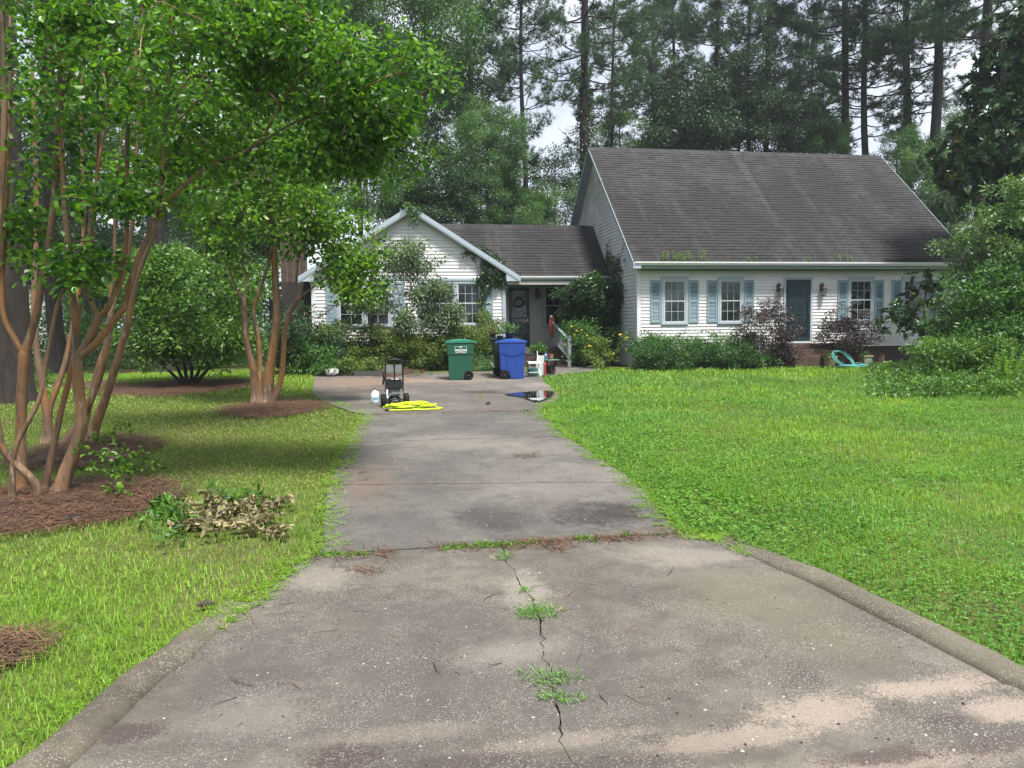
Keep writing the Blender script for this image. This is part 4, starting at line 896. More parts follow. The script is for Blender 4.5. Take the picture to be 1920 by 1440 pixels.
potted('plant with red flowers standing on the dark cart lid', (BC[0]-.42, BC[1]+.62, zl+.06), .10, .12, (.05, .05, .05), 'shrub', .17, .22, n=16, seed=4, flower='red_flower', group='plants on the cart lids')
potted('broad plant in a dark pot behind the white stool', (4.72, 22.1, gz(22)+.42), .15, .22, (.02, .02, .02), 'shrub', .36, .24, n=34, seed=5, L=.07)
MB().box(4.50, 4.95, 21.9, 22.3, gz(22)+.39, gz(22)+.42).box(4.52, 4.55, 21.92, 21.95, gz(22), gz(22)+.39).box(4.90, 4.93, 21.92, 21.95, gz(22), gz(22)+.39).box(4.52, 4.55, 22.25, 22.28, gz(22), gz(22)+.39).box(4.90, 4.93, 22.25, 22.28, gz(22), gz(22)+.39).build('plant_stand', M['black'], label='black metal stand under the broad potted plant', cat='plant stand')
# green wire frame between the carts
p = gnd(905, 700); t = thing('wire_trellis', 'green wire frame standing between the green and the dark cart', 'trellis', (p[0], p[1], gz(p[1])))
gm = plain('green_wire', (.015, .12, .07), .5)
for x in (-.15, -.05, .06, .17): lpart('upright', MB().cyl((x, 0, 0), (x, .02, .62 if x > 0 else .56), .007, 6), gm, t)
for z in (.12, .2, .28, .5): lpart('crossbar', MB().tube([(-.2, 0, z), (-.05, -.02, z+.01), (.2, .0, z)], .006, 5), gm, t)
p = gnd(918, 699); t = thing('watering_can', 'pale grey watering can whose spout shows beside the dark wheel', 'watering can', (p[0]+.28, p[1]+.1, gz(p[1])))
wm_ = plain('grey_zinc', (.30, .38, .42), .45)
lpart('body', MB().lathe([(0, 0), (.11, 0), (.12, .05), (.115, .20), (.06, .22), (0, .22)], (.05, 0, 0), 14), wm_, t, True); lpart('spout', MB().tube([(-.04, 0, .06), (-.16, 0, .20), (-.24, 0, .32)], [.025, .018, .015], 8).lathe([(.015, 0), (.035, .03), (0, .032)], (-.245, 0, .32), 8), wm_, t); lpart('handle', MB().tube([(.08, 0, .21), (.12, 0, .32), (.20, 0, .26), (.165, 0, .1)], .010, 6), wm_, t)
# stool, boxes and small table beside the blue cart
p = gnd(1000, 706); sx, sy = p[0], p[1]; sz = gz(sy)
t = thing('folding_stool', 'white metal folding stool beside the blue cart', 'stool', (sx, sy, sz), .1)
wmet = plain('white_enamel', (.72, .74, .74), .4)
for x in (-.17, .17):
    lpart('leg', MB().tube([(x, -.18, 0), (x, .08, .40), (x, .16, .72 if x > 0 else .62)], .011, 6), wmet if x > 0 else M['darkplastic'], t); lpart('leg', MB().tube([(x*.9, .22, 0), (x*.9, -.10, .43)], .011, 6), wmet, t)
lpart('seat', MB().box(-.19, .19, -.16, .13, .40, .425).box(-.19, .19, -.165, -.155, .37, .425), wmet, t); lpart('crossbar', MB().cyl((-.17, -.10, .12), (.17, -.10, .12), .008, 6), wmet, t); lpart('backrest', MB().box(-.17, .17, .13, .145, .56, .64), M['darkplastic'], t)
b = MB(); b.box(-.10, .12, -.012, .012, 0, .58).box(-.10, -.06, -.02, .012, .55, .62); b.V = [v @ np.array([[1, 0, 0], [0, 1, 0], [0, -.18, 1]]) for v in b.V]; b.V = [v+np.array([sx+.27, sy+.42, sz+.0]) for v in b.V]
b.build('folding_chair', wmet, label='white folded chair panel leaning behind the stool', cat='chair')
bag = plain('teal_plastic', (.20, .45, .42), .5); b = MB(); b.lathe([(0, 0), (.15, 0), (.17, .12), (.16, .22), (0, .24)], (sx+.05, sy+.25, sz), 12); b.build('plastic_tub', bag, smooth=True, label='pale teal tub under the white stool', cat='tub')
b = MB().box(sx+.335, sx+.39, sy+.1, sy+.2, sz+.0, sz+.34); b.lathe([(.05, .34), (.02, .39), (0, .39)], (sx+.367, sy+.15, sz), 8); b.build('red_canister', plain('red_plastic', (.34, .03, .025), .45), label='narrow red container beside the white chair', cat='container')
p = gnd(1034, 702); tx, ty = p[0], p[1]+.15; tz = gz(ty); gt = plain('green_paint', (.07, .17, .12), .5)
t = thing('garden_table', 'small green metal table on the path by the porch steps', 'table', (tx, ty, tz))
lpart('tabletop', MB().lathe([(0, .40), (.27, .40), (.275, .41), (.27, .425), (0, .425)], (0, 0, 0), 20), gt, t, True)
for k in range(3): a_ = k*2*PI/3+.5; lpart('leg', MB().tube([(.20*math.cos(a_), .20*math.sin(a_), .40), (.17*math.cos(a_), .17*math.sin(a_), .2), (.24*math.cos(a_), .24*math.sin(a_), 0)], .009, 6), M['rust'], t)
MB().lathe([(0, 0), (.06, 0), (.085, .15), (.09, .16), (.08, .16), (.07, .03), (0, .03)], (tx+.02, ty, tz+.426), 12).build('flower_pot', plain('terracotta', (.28, .12, .07), .8), label='terracotta pot standing on the small green table', cat='pot')
MB().lathe([(0, 0), (.05, 0), (.055, .12), (.02, .17), (.02, .22), (0, .22)], (tx-.14, ty-.02, tz+.426), 10).build('bottle', plain('blue_plastic', (.06, .13, .25), .4), label='dark blue bottle standing on the small green table', cat='bottle')
MB().lathe([(0, 0), (.12, 0), (.15, .20), (.155, .24), (.14, .24), (.12, .02), (0, .02)], (tx+.0, ty-.02, tz), 14).build('bucket', M['darkplastic'], label='dark bucket under the small green table', cat='bucket')
# ------------------------------------------------------------------ pressure washer, jugs and the yellow hose
p = gnd(741, 764); t = thing('pressure_washer', 'black wheeled pressure washer standing on the driveway', 'pressure washer', (p[0], p[1]+.22, gz(p[1])), .08); HW = .93; bk = M['black']
for sx_ in (-1, 1):
    wl = lpart('wheel', MB().lathe([(.05, -.045), (.11, -.048), (.132, -.03), (.132, .03), (.11, .048), (.05, .045)], (sx_*.225, -.05, .132), 24, 'x'), M['rubber'], t, True)
    lpart('rim', MB().lathe([(0, -.03), (.055, -.035), (.058, .035), (0, .03)], (sx_*.225, -.05, .132), 14, 'x').lathe([(0, -.05), (.018, -.05), (.018, .05), (0, .05)], (sx_*.225, -.05, .132), 8, 'x'), M['darkplastic'], wl)
ux = .172
lpart('handle', MB().tube([(-ux, .02, .30), (-ux, -.02, HW-.09), (-ux+.02, -.03, HW-.03), (-ux+.08, -.035, HW-.005), (0, -.035, HW), (ux-.08, -.035, HW-.005), (ux-.02, -.03, HW-.03), (ux, -.02, HW-.09), (ux, .02, .30)], .0175, 8, ref=(0, 1, 0)), bk, t, True)
lpart('frame', MB().tube([(-ux, .02, .34), (-ux, -.06, .13), (-ux, .10, .05), (-ux, .42, .05), (ux, .42, .05), (ux, .10, .05), (ux, -.06, .13), (ux, .02, .34)], .016, 8, ref=(.2, .1, 1)).cyl((-.23, -.05, .132), (.23, -.05, .132), .012, 8).tube([(-.115, .05, .10), (-.10, -.02, .02), (-.085, -.02, 0)], .013, 6).box(-.17, .17, .06, .36, .11, .125), bk, t)
lpart('engine_cover', MB().lathe([(0, .36), (.10, .36), (.135, .34), (.142, .27), (.142, .19), (.0, .19)], (0, .14, .155), 18).box(-.15, .15, -.03, .28, .345, .50).box(-.155, .14, -.045, -.02, .36, .42), M['darkplastic'], t, False)
lpart('engine_block', MB().box(-.11, .11, .02, .25, .20, .345).box(-.06, .13, -.02, .06, .24, .29).box(-.13, -.06, -.01, .08, .22, .26), M['silver'], t)
for k in range(5): lpart('cooling_fin', MB().box(-.12, .12, .0, .02, .215+k*.026, .223+k*.026), M['silver'], t)
lpart('pump', MB().lathe([(0, 0), (.11, .0), (.125, .03), (.125, .10), (.09, .15), (0, .15)], (0, .12, .045), 16).cyl((-.06, -.04, .10), (.06, -.04, .10), .035, 10), M['darkplastic'], t)
lpart('warning_label', MB().box(-.055, .095, .0, .2, .531, .534), M['trimwhite'], t)
lpart('fuel_tank', MB().box(-.14, .14, .0, .26, .49, .53), bk, t)
lpart('spray_wand', MB().cyl((.0, -.03, .50), (.005, -.01, .80), .014, 8).box(-.02, .02, -.05, -.02, .78, .84), bk, t)
lpart('gun_holder', MB().box(-ux-.055, -ux-.012, -.05, 0, .50, .60).tube([(-ux-.04, -.02, .60), (-ux-.05, -.06, .66), (-ux-.02, -.08, .70)], .012, 6).cyl((-ux-.05, -.03, .52), (-ux-.05, -.03, .44), .018, 8), bk, t)

def jug(label, x, y, s=1.0, rz=0):
    t = thing('jug', label, 'jug', (x, y, gz(y)), rz); z = s
    jm = plain('white_translucent_plastic', (.70, .74, .76), .35, var=.05)
    lpart('body', MB().lathe([(0, 0), (.075*z, 0), (.082*z, .012*z), (.082*z, .165*z), (.072*z, .20*z), (.045*z, .245*z), (.021*z, .265*z), (.021*z, .285*z), (0, .285*z)], (0, 0, 0), 18), jm, t, True)
    lpart('handle', MB().tube([(.03*z, .0, .25*z), (.075*z, .0, .235*z), (.082*z, .0, .17*z)], .011*z, 6), jm, t)
    lpart('cap', MB().lathe([(.024*z, .283*z), (.024*z, .305*z), (0, .306*z)], (0, 0, 0), 12), plain('navy_cap', (.015, .03, .09), .4), t)
    lb = MB(); a_ = np.linspace(-2.7, -.45, 10); V = [(.0835*z*math.cos(q), .0835*z*math.sin(q), h_) for h_ in (.05*z, .14*z) for q in a_]; lb.add(V, [[i, i+1, 11+i, 10+i] for i in range(9)]); lp = lpart('label_wrap', lb, plain('pale_blue_paper', (.42, .60, .68), .6), t)
    lb = MB(); V = [(.0845*z*math.cos(q), .0845*z*math.sin(q), h_) for h_ in (.085*z, .11*z) for q in a_[2:8]]; lb.add(V, [[i, i+1, 7+i, 6+i] for i in range(5)]); lpart('label_band', lb, plain('dark_blue_ink', (.03, .12, .22), .6), t)
p = gnd(703, 757); jug('white gallon jug with a blue label on the open driveway', p[0], p[1]+.1, 1.0, .2)
p = gnd(726, 757); jug('white jug partly hidden behind the washer wheel', p[0]+.04, p[1]+.5, 1.0, 1.2)
M['yellow'] = plain('neon_yellow_rubber', (.46, .62, .012), .5, var=.15, scale=8)
rg = np.random.default_rng(11); p = gnd(768, 769); P = []
for k in range(8):
    rx_, ry_ = rg.uniform(.20, .52), rg.uniform(.10, .33); cx_, cy_ = rg.normal()*.06-(.03 if k < 5 else 0), rg.normal()*.06; ph = rg.normal()*.25; n_ = 26
    for i in range(n_):
        a_ = 2*PI*i/n_+ph; f_ = i/n_; P.append((cx_+rx_*math.cos(a_)+.03*math.sin(3*a_+k), cy_+ry_*math.sin(a_), .018+k*.012+.030*math.sin(a_*2+k*1.3)**2))
P = np.array(P); 
for _ in range(3): P[1:-1] = P[1:-1]*.5+(P[:-2]+P[2:])*.25
P = np.concatenate([P, [[.50, -.05, .02], [.58, -.12, .016], [.5, -.24, .016], [.2, -.28, .016], [-.2, -.27, .016], [-.42, -.22, .016]]])
t = thing('garden_hose', 'neon yellow hose coiled on the driveway before the pressure washer', 'hose', (p[0]+.04, p[1]+.16, gz(p[1])))
lpart('hose', MB().tube(P, .0155, 8, ref=(0, 0, 1)), M['yellow'], t, True); lpart('coupling', MB().cyl((-.42, -.22, .018), (-.49, -.20, .018), .018, 8), bk, t)
# teal hose heaped on a dark frame by the steps
M['teal'] = plain('teal_rubber', (.07, .30, .28), .45, var=.15, scale=8)
p = gnd(1580, 694); hx, hy_ = 14.52, 21.75; hz = gz(hy_)
t = thing('garden_hose', 'teal hose in upright loops on the grass before the brick steps', 'hose', (hx, hy_, hz)); P = []
for k in range(5):
    for i in range(24):
        a_ = 2*PI*i/24; r_ = .33+.02*rg.normal() if i == 0 else r_ if (k or i) else .33
        P.append((-.30+.33*math.cos(a_)*.8+.30*max(0, -math.sin(a_))*.5-.10*math.sin(a_)+k*.05, .12*math.sin(a_)+k*.03, .27+.25*math.sin(a_)+.02*math.sin(k*2+a_)))
for k in range(4):
    for i in range(24): a_ = 2*PI*i/24; P.append((.10+(.50+.05*k*math.sin(k))*math.cos(a_)*(1 if k < 3 else .8), -.15+.2*math.sin(a_), .03+.015*k+.03*math.sin(a_*3+k)**2))
for i in range(14): a_ = PI*i/13; P.append((.62-.15*math.cos(a_), -.1, .03+.24*math.sin(a_)))
P = np.array(P)
for _ in range(2): P[1:-1] = P[1:-1]*.5+(P[:-2]+P[2:])*.25
lpart('hose', MB().tube(P, .0125, 6, ref=(.1, 1, .2)), M['teal'], t, True)
fr = thing('garden_chair', 'dark folded metal chair frame behind the teal hose', 'chair', (hx-.15, hy_+.25, hz))
for x in (-.5, -.05): lpart('leg', MB().tube([(x+.16, -.2, 0), (x, .0, .40), (x-.07, .05, .52)], .012, 6), M['rust'], fr)
lpart('crossbar', MB().tube([(-.57, .05, .52), (-.12, .05, .52)], .012, 6), M['rust'], fr); lpart('seat', MB().box(-.5, .0, -.02, .3, .36, .38), M['black'], fr)
TAN = (.24, .22, .13)
potted('square tan planter standing before the brick steps, next to the plum bush', (14.05, 22.05, gz(22)), .15, .36, TAN, 'shrub', .16, .10, n=10, seed=8, shape='square', group='tan planters by the steps')
potted('square tan planter at the far end of the brick steps', (15.25, 22.0, gz(22)), .15, .36, TAN, 'shrub', .18, .12, n=12, seed=9, shape='square', group='tan planters by the steps')
# ------------------------------------------------------------------ small things by the beds
p = gnd(626, 701); b = MB(); rr_ = np.random.default_rng(3)
R_ = blob(rr_, 1, (0, 0, 0), (1, 1, 1)); u_ = np.linspace(0, PI, 7); b.lathe([(.0, -.02)]+[(.21*math.sin(q)**.8, .12-.12*math.cos(q)) for q in u_[1:-1]]+[(0, .24)], (p[0], p[1]-1.0, gz(p[1]-1)), 11); b.V = [x_+rr_.normal(size=x_.shape)*.010 for x_ in b.V]; b.build('white_stone', plain('white_stone', (.72, .72, .70), .8), smooth=True, label='white rounded stone at the corner of the flower bed', cat='stone')
for (u0, u1, lab) in ((662, 706, 'dark grey edging board standing along the flower bed, the lower one'), (718, 740, 'taller grey board seen through the pressure washer handle')):
    hb = .14 if u0 == 662 else .30; y_ = 22.6 if u0 == 662 else 22.75
    a = onY(u0, 640, y_); c = onY(u1+12, 640, y_)
    MB().box(a[0], c[0], y_-.02, y_+.02, gz(y_)-.03, gz(y_)+hb).build('edging_board', plain('weathered_board', (.055, .06, .055) if hb < .2 else (.16, .18, .17), .8), label=lab, cat='board')
p = gnd(165, 700); bo = thing('brick_border', 'low red brick border beyond the tan tree stems', 'border', (-9.2, 27, gz(27)))
for k in range(7): o = link('brick', bme, bo, loc=(k*.215, 0, .0+.0)); o.scale = (1, 6, 1.6)
nh = thing('neighbour_house', 'distant white house glimpsed between the trunks', 'house', (-24, 58, GB))
MB().box(-30, -21, 58, 66, GB, 2.2).add([(-30, 58, 2.2), (-21, 58, 2.2), (-25.5, 58, 4.8)], [[0, 1, 2]]).build('wall', M['siding'], nh)
MB().add([(-30.5, 57.6, 2.0), (-25.5, 57.6, 5.0), (-25.5, 66.4, 5.0), (-30.5, 66.4, 2.0), (-20.5, 57.6, 2.0), (-20.5, 66.4, 2.0)], [[0, 1, 2, 3], [1, 4, 5, 2]]).build('roof', M['roofdeck'], nh)
MB().box(-27, -25.6, 57.95, 58, -.2, 1.4).build('window', M['dark'], nh)
# ------------------------------------------------------------------ trees
def stems_px(sk, pxl, Y, r0, r1, Y1=None, top=None):
    """a stem through points seen in the photograph, standing at depth Y"""
    Y1 = Y if Y1 is None else Y1; n = len(pxl); pts = [onY(u, v, Y+(Y1-Y)*i/(n-1)) for i, (u, v) in enumerate(pxl)]
    g = pts[0]; pts[0] = np.array([g[0], g[1], gz(g[1])-.06])
    i0 = sk.stem(pts, r0, r1)
    for j, k in enumerate((1.5, 1.28, 1.12)): sk.r0[i0+j] *= k
    return i0
def ell_px(rng, n, u, v, ru, rv, Y, dy, shell=.0):
    """points in an ellipsoid whose outline in the photograph is centred on u, v"""
    c = onY(u, v, Y); k = Y/F_PX*1.0; return blob(rng, n, c, (ru*k, dy, rv*k), shell, .3)
def tree_from(sk, targets, label, name, bark, leafm, lv, cat='tree', group=None, step=.4, rtip=.006, rmax=.05, k=5, base=None, hmin=-1e9, ang=.7, seed=0, stem_name='trunk', twig_keep=1.0, maxd=1e9):
    """a thing with a trunk part (stems and limbs) and a crown part (leaves)"""
    rng = np.random.default_rng(seed+100)
    ends = sk.grow(targets, step, ang, hmin=hmin, maxd=maxd)
    b0 = np.array(sk.P[0]) if base is None else np.array(base)
    t = thing(name, label, cat, tuple(b0), 0, group)
    tb = MB(); sk.mesh(tb, rtip, k=k, rmax=rmax); tb.build(stem_name, M[bark], t, True)
    E_ = np.array([sk.P[i] for i in ends]); Pm = np.array([sk.P[sk.par[i]] for i in ends])
    cb = MB(); lv(cb, rng, E_, Pm); cb.build('crown', leafm if isinstance(leafm, list) else M[leafm], t)
    return t
def lv_crape(per, L, rad):
    def f(b, rng, E_, Pm):
        C = np.concatenate([E_, E_*.55+Pm*.45]); clump_leaves(b, rng, C, rad, per, L, .70, .65, .25, False, spread=.28)
    return f
# front clump of crape myrtle stems
rg = np.random.default_rng(21); sk = Skel(); Ya = 8.65
S1 = [
 ([(62, 945), (72, 912), (48, 885), (4, 848), (-6, 800), (-14, 700), (-12, 560), (2, 380), (10, 200), (4, 20)], .062, .030, 8.6, 8.3),
 ([(104, 926), (140, 842), (154, 790), (147, 730), (144, 672)], .085, .072, 8.75, 8.75),
 ([(36, 932), (38, 850), (40, 740), (44, 665)], .075, .066, 9.0, 9.0),
 ([(-6, 930), (-24, 860), (-40, 760), (-46, 600), (-40, 380), (-30, 150)], .07, .03, 8.8, 8.9),
 ([(76, 908), (100, 840), (114, 770), (124, 735), (134, 690), (141, 640), (147, 590)], .045, .036, 8.9, 9.0),
 ([(22, 935), (20, 848), (60, 780), (78, 740), (84, 690), (98, 615), (106, 575), (118, 540), (150, 520)], .036, .020, 8.5, 8.5)]
idx = {}
for k, (px, r0, r1, y0, y1) in enumerate(S1): idx[k] = (stems_px(sk, px, y0, r0*.80, r1*.76, y1), len(sk.P)-1)
def cont(att, px, r0, r1, Y, Y1=None):
    Y1 = Y if Y1 is None else Y1; n = len(px); pts = [sk.P[att]]+[onY(u, v, Y+(Y1-Y)*i/max(1, n-1)) for i, (u, v) in enumerate(px)]
    sk.stem(pts, r0*.78, r1*.74, attach=att); return len(sk.P)-1
e = idx[1][1]
a = cont(e, [(160, 650), (176, 618), (185, 594)], .062, .056, 8.75)
cont(a, [(200, 584), (218, 540), (232, 500), (240, 420), (236, 300), (243, 180), (262, 60), (280, -80)], .042, .022, 8.7, 8.6)
cont(a, [(172, 570), (164, 545), (162, 490), (170, 400), (190, 280), (205, 160), (222, 20), (230, -120)], .038, .02, 8.8, 9.2)
a = cont(e, [(143, 620), (139, 575), (135, 545), (128, 470), (118, 370), (115, 250), (112, 120), (118, 0), (120, -150)], .055, .025, 8.8, 8.9)
b2 = cont(e, [(178, 648), (205, 612), (232, 578)], .052, .046, 8.7)
b3 = cont(b2, [(247, 522), (256, 490), (275, 450), (296, 405)], .045, .040, 8.65)
cont(b3, [(305, 340), (308, 250), (318, 140), (322, 40), (330, -100)], .030, .015, 8.7, 8.9)
b4 = cont(b3, [(330, 360), (380, 318), (412, 303)], .032, .028, 8.5)
cont(b4, [(450, 290), (482, 272), (505, 235), (530, 190), (552, 150), (600, 110)], .022, .008, 8.4, 8.2)
cont(b4, [(470, 285), (520, 245), (570, 222), (640, 205), (720, 215), (800, 240)], .022, .006, 8.5, 8.7)
e = idx[2][1]
cont(e, [(30, 640), (8, 605), (2, 560), (6, 470), (12, 380), (16, 260), (20, 120), (18, -60)], .05, .022, 9.0, 9.2)
a = cont(e, [(56, 634), (70, 585), (80, 520), (96, 430), (105, 330), (110, 215)], .058, .040, 9.0)
cont(a, [(113, 120), (122, 20), (126, -120)], .036, .02, 9.0); cont(a, [(135, 120), (165, 20), (185, -60)], .028, .014, 8.9, 8.6)
cont(a, [(96, 120), (84, 20), (80, -100)], .030, .016, 9.1, 9.3)
cont(idx[4][1], [(152, 555), (172, 470), (178, 380), (186, 250), (180, 100), (190, -60)], .03, .014, 9.0, 9.3)
T = np.concatenate([ell_px(rg, 44, 160, 40, 240, 170, 8.9, 1.9), ell_px(rg, 74, 480, 100, 235, 140, 8.6, 1.2), ell_px(rg, 62, 700, 205, 150, 100, 8.5, 1.1), ell_px(rg, 22, 360, 290, 150, 100, 8.5, 1.2), ell_px(rg, 12, 100, 240, 120, 110, 8.9, 1.6), ell_px(rg, 16, 600, 300, 120, 60, 8.5, .8),
    ell_px(rg, 9, 155, 500, 70, 32, 8.4, .35), ell_px(rg, 8, 230, 375, 110, 36, 8.3, .5), ell_px(rg, 60, 330, -140, 420, 150, 8.8, 2.2), ell_px(rg, 10, 40, 420, 60, 60, 9.3, .5)])
mk = np.array([not (620 < u < 1100 and v < -30) for u, v in [(960+F_PX*q[0]/-q[2], 720-F_PX*q[1]/-q[2]) for q in (T @ CM)]]); T = T[mk]
tree_from(sk, T, 'many-stemmed tree with peeling tan bark and orange feet in the nearest straw bed', 'crape_myrtle', 'myrtle_bark', 'crape', lv_crape(40, .070, .33), step=.35, rmax=.030, seed=1, hmin=.3, base=(-3.4, 8.6, gz(8.6)), group='crape myrtles on the lawn')
# second clump, just behind
rg = np.random.default_rng(22); sk = Skel()
S2 = [([(118, 838), (148, 795), (162, 768), (172, 745), (192, 695), (205, 625), (209, 575), (221, 548), (236, 500), (250, 420), (255, 300), (262, 150), (270, 0)], .075, .032, 12.0, 12.0),
 ([(166, 826), (181, 790), (197, 752), (210, 708), (224, 665), (241, 600), (251, 535), (270, 480), (292, 425), (318, 330), (340, 200), (352, 60)], .085, .035, 11.9, 11.7),
 ([(92, 832), (88, 770), (76, 710), (66, 640), (62, 560), (70, 440), (66, 300), (60, 120)], .075, .035, 12.2, 12.4),
 ([(84, 838), (92, 762), (112, 715), (122, 680), (135, 620), (150, 520), (160, 400), (150, 220), (158, 60)], .06, .03, 12.2, 12.6),
 ([(150, 832), (170, 750), (180, 690), (207, 630), (206, 560), (216, 480), (214, 380), (232, 220), (246, 80)], .05, .025, 12.3, 12.6)]
for px, r0, r1, y0, y1 in S2: stems_px(sk, px, y0, r0*.85, r1*.7, y1)
T = np.concatenate([ell_px(rg, 40, 250, 100, 250, 180, 12.2, 1.8), ell_px(rg, 56, 480, 180, 180, 150, 12.4, 1.6), ell_px(rg, 10, 60, 160, 110, 140, 12.4, 1.4), ell_px(rg, 18, 330, 330, 120, 70, 12, 1.2)])
tree_from(sk, T, 'reddish tan multi-stemmed tree in the straw bed just behind the nearest tree', 'crape_myrtle', 'orange_bark', 'crape', lv_crape(24, .085, .40), step=.45, rmax=.03, seed=2, hmin=1.2, group='crape myrtles on the lawn')
# the middle one, beside the driveway
rg = np.random.default_rng(23); sk = Skel(); Yc = 16.6
S3 = [([(479, 755), (476, 692), (462, 650), (459, 594), (457, 562)], .075, .06), ([(487, 753), (487, 664), (484, 628), (476, 594), (475, 578), (488, 540), (501, 505), (509, 470), (512, 400)], .06, .02), ([(498, 753), (507, 678), (518, 622), (519, 578), (515, 497), (512, 442), (504, 400), (500, 330), (492, 250)], .11, .035), ([(506, 753), (529, 714), (532, 650), (535, 608), (551, 572), (562, 558)], .065, .045)]
ii = []
for px, r0, r1 in S3: stems_px(sk, px, Yc, r0, r1, Yc-.2); ii.append(len(sk.P)-1)
cont(ii[0], [(440, 539), (434, 517), (420, 480), (404, 440), (392, 400)], .042, .014, Yc); cont(ii[0], [(462, 525), (452, 480), (456, 420)], .035, .014, Yc)
cont(ii[3], [(580, 544), (596, 532), (622, 515), (650, 500), (680, 490)], .035, .008, Yc, Yc-.4); cont(ii[3], [(554, 538), (557, 505), (566, 440), (575, 380)], .03, .012, Yc)
cont(ii[3]-2, [(590, 604), (620, 578), (655, 556), (680, 545)], .018, .007, Yc, Yc-.5)
T = np.concatenate([ell_px(rg, 60, 480, 370, 160, 90, Yc, 1.8), ell_px(rg, 44, 600, 430, 95, 80, Yc-.3, 1.2), ell_px(rg, 22, 655, 520, 55, 60, Yc-.5, .6), ell_px(rg, 20, 420, 440, 80, 60, Yc, 1.2), ell_px(rg, 40, 470, 250, 160, 90, Yc, 1.8)])
tree_from(sk, T, 'slender tan-stemmed tree in a round straw ring at the lawn edge by the pressure washer', 'crape_myrtle', 'myrtle_bark', 'crape2', lv_crape(30, .095, .38), step=.4, rmax=.03, seed=3, hmin=.6, group='crape myrtles on the lawn')
# ------------------------------------------------------------------ shrubs
def shrub(label, c, r, leafm, n=60, per=60, L=.07, asp=.5, seed=0, name='shrub', cat='bush', group=None, stems=7, bark='dark_bark', base_r=.25, shell=.5, rad=None, up=.6, droop=.1, flat=.7, spray=0, simple=True, leafobj='foliage', noise=.4, sr=.02):
    """clumps of leaves in an uneven crown carried by several stems from one base"""
    rng = np.random.default_rng(seed+300); c = np.asarray(c, float); g = gz(c[1]) if len(c) < 4 else c[3]; c = c[:3]
    t = thing(name, label, cat, (c[0], c[1], g), 0, group)
    C = blob(rng, n, c, r, shell, noise, g+.05); rad = rad or min(r)*.42
    L *= 1.22; per = int(per*1.9); b = MB(); clump_leaves(b, rng, C, rad, per, L, asp, flat, droop, simple, up=up)
    if spray:                                                      # loose sprays that break the outline
        d = rvec(rng, spray); d[:, 2] = np.abs(d[:, 2])*.8+.1; d = norm(d); Q = c+d*np.asarray(r)*rng.uniform(1.0, 1.35, (spray, 1)); clump_leaves(b, rng, Q, rad*.45, max(8, per//6), L, asp, flat, droop, simple, up=up)
        C = np.concatenate([C, Q])
    b.build(leafobj, M[leafm], t)
    s_ = Skel()
    for k in range(stems):
        a_ = 2*PI*k/stems+rng.random(); q = np.array([c[0]+base_r*.5*math.cos(a_), c[1]+base_r*.5*math.sin(a_), g-.05])
        s_.stem([q, q+np.array([math.cos(a_)*base_r*.8, math.sin(a_)*base_r*.8, (c[2]-g)*.55]), q+np.array([math.cos(a_)*r[0]*.45, math.sin(a_)*r[1]*.45, (c[2]-g)*1.05])], sr, sr*.5)
    s_.grow(C[::2], .3); tb = MB(); s_.mesh(tb, .004, k=4, kbig=6, rmax=.02); tb.build('stem', M[bark], t)
    return t
gl = lambda y: gz(y)
# big shrub with dark stems behind the left lawn
p = gnd(355, 722); bx, by = p[0], p[1]
rg = np.random.default_rng(31); sk = Skel()
for px in ([(350, 720), (332, 690), (316, 650), (290, 600)], [(352, 720), (345, 680), (340, 630), (330, 560)], [(358, 720), (360, 680), (366, 620), (372, 540)], [(362, 720), (390, 690), (420, 668), (440, 640), (455, 600)], [(356, 720), (378, 688), (392, 650), (405, 590)], [(348, 722), (322, 700), (300, 680), (270, 650)]): stems_px(sk, px, by, .045, .02)
T = np.concatenate([ell_px(rg, 120, 350, 570, 120, 90, by, 1.7, .4), ell_px(rg, 40, 300, 640, 70, 35, by, 1.2), ell_px(rg, 30, 420, 640, 60, 40, by-.3, 1.0), ell_px(rg, 30, 310, 500, 60, 40, by, 1.2)])
def lvb(per, L, rad, asp=.5, flat=.5, simple=True, droop=.15):
    return lambda b, rng, E_, Pm: clump_leaves(b, rng, E_, rad, per, L, asp, flat, droop, simple)
tree_from(sk, T, 'large round shrub on many dark stems in the shaded straw bed', 'shrub', 'dark_bark', 'vine', lvb(100, .125, .50), 'bush', step=.4, rmax=.02, seed=4)
# row of azaleas under the gable windows
AZ_ = [(585, 655, 50, 45, 'azalea'), (650, 652, 42, 42, 'azalea'), (705, 655, 42, 42, 'azalea'), (760, 655, 40, 42, 'azalea'), (815, 650, 40, 42, 'azalea'), (870, 655, 36, 40, 'azalea'), (915, 650, 34, 42, 'azalea')]
LBL = ['yellow-green azalea next to the dark leathery shrub at the house corner', 'rounded azalea under the first dark double window', 'azalea under the mullion side of the dark double window, behind the edging board', 'azalea straight behind the pressure washer handle', 'azalea under the curtained double window, its near half', 'azalea right behind the green cart', 'brightest yellow-green azalea between the green cart and the porch door']
for k, (u, v, ru, rv, m_) in enumerate(AZ_):
    Yz = 25.3 if k else 25.0; c = onY(u, v, Yz); kk = Yz/F_PX
    shrub(LBL[k], (c[0], c[1], c[2]-.12), (ru*kk*1.15, .85, rv*kk*1.12), m_, 74, 105, .062, .44, seed=40+k, name='azalea', group='azaleas along the gable wall', spray=14, rad=.26, stems=6)
c = onY(555, 640, 24.4); shrub('dark leathery rhododendron at the corner of the house', (c[0], c[1], c[2]), (1.1, 1.0, .95), 'holly', 60, 60, .11, .38, seed=50, name='rhododendron', spray=14, rad=.36)
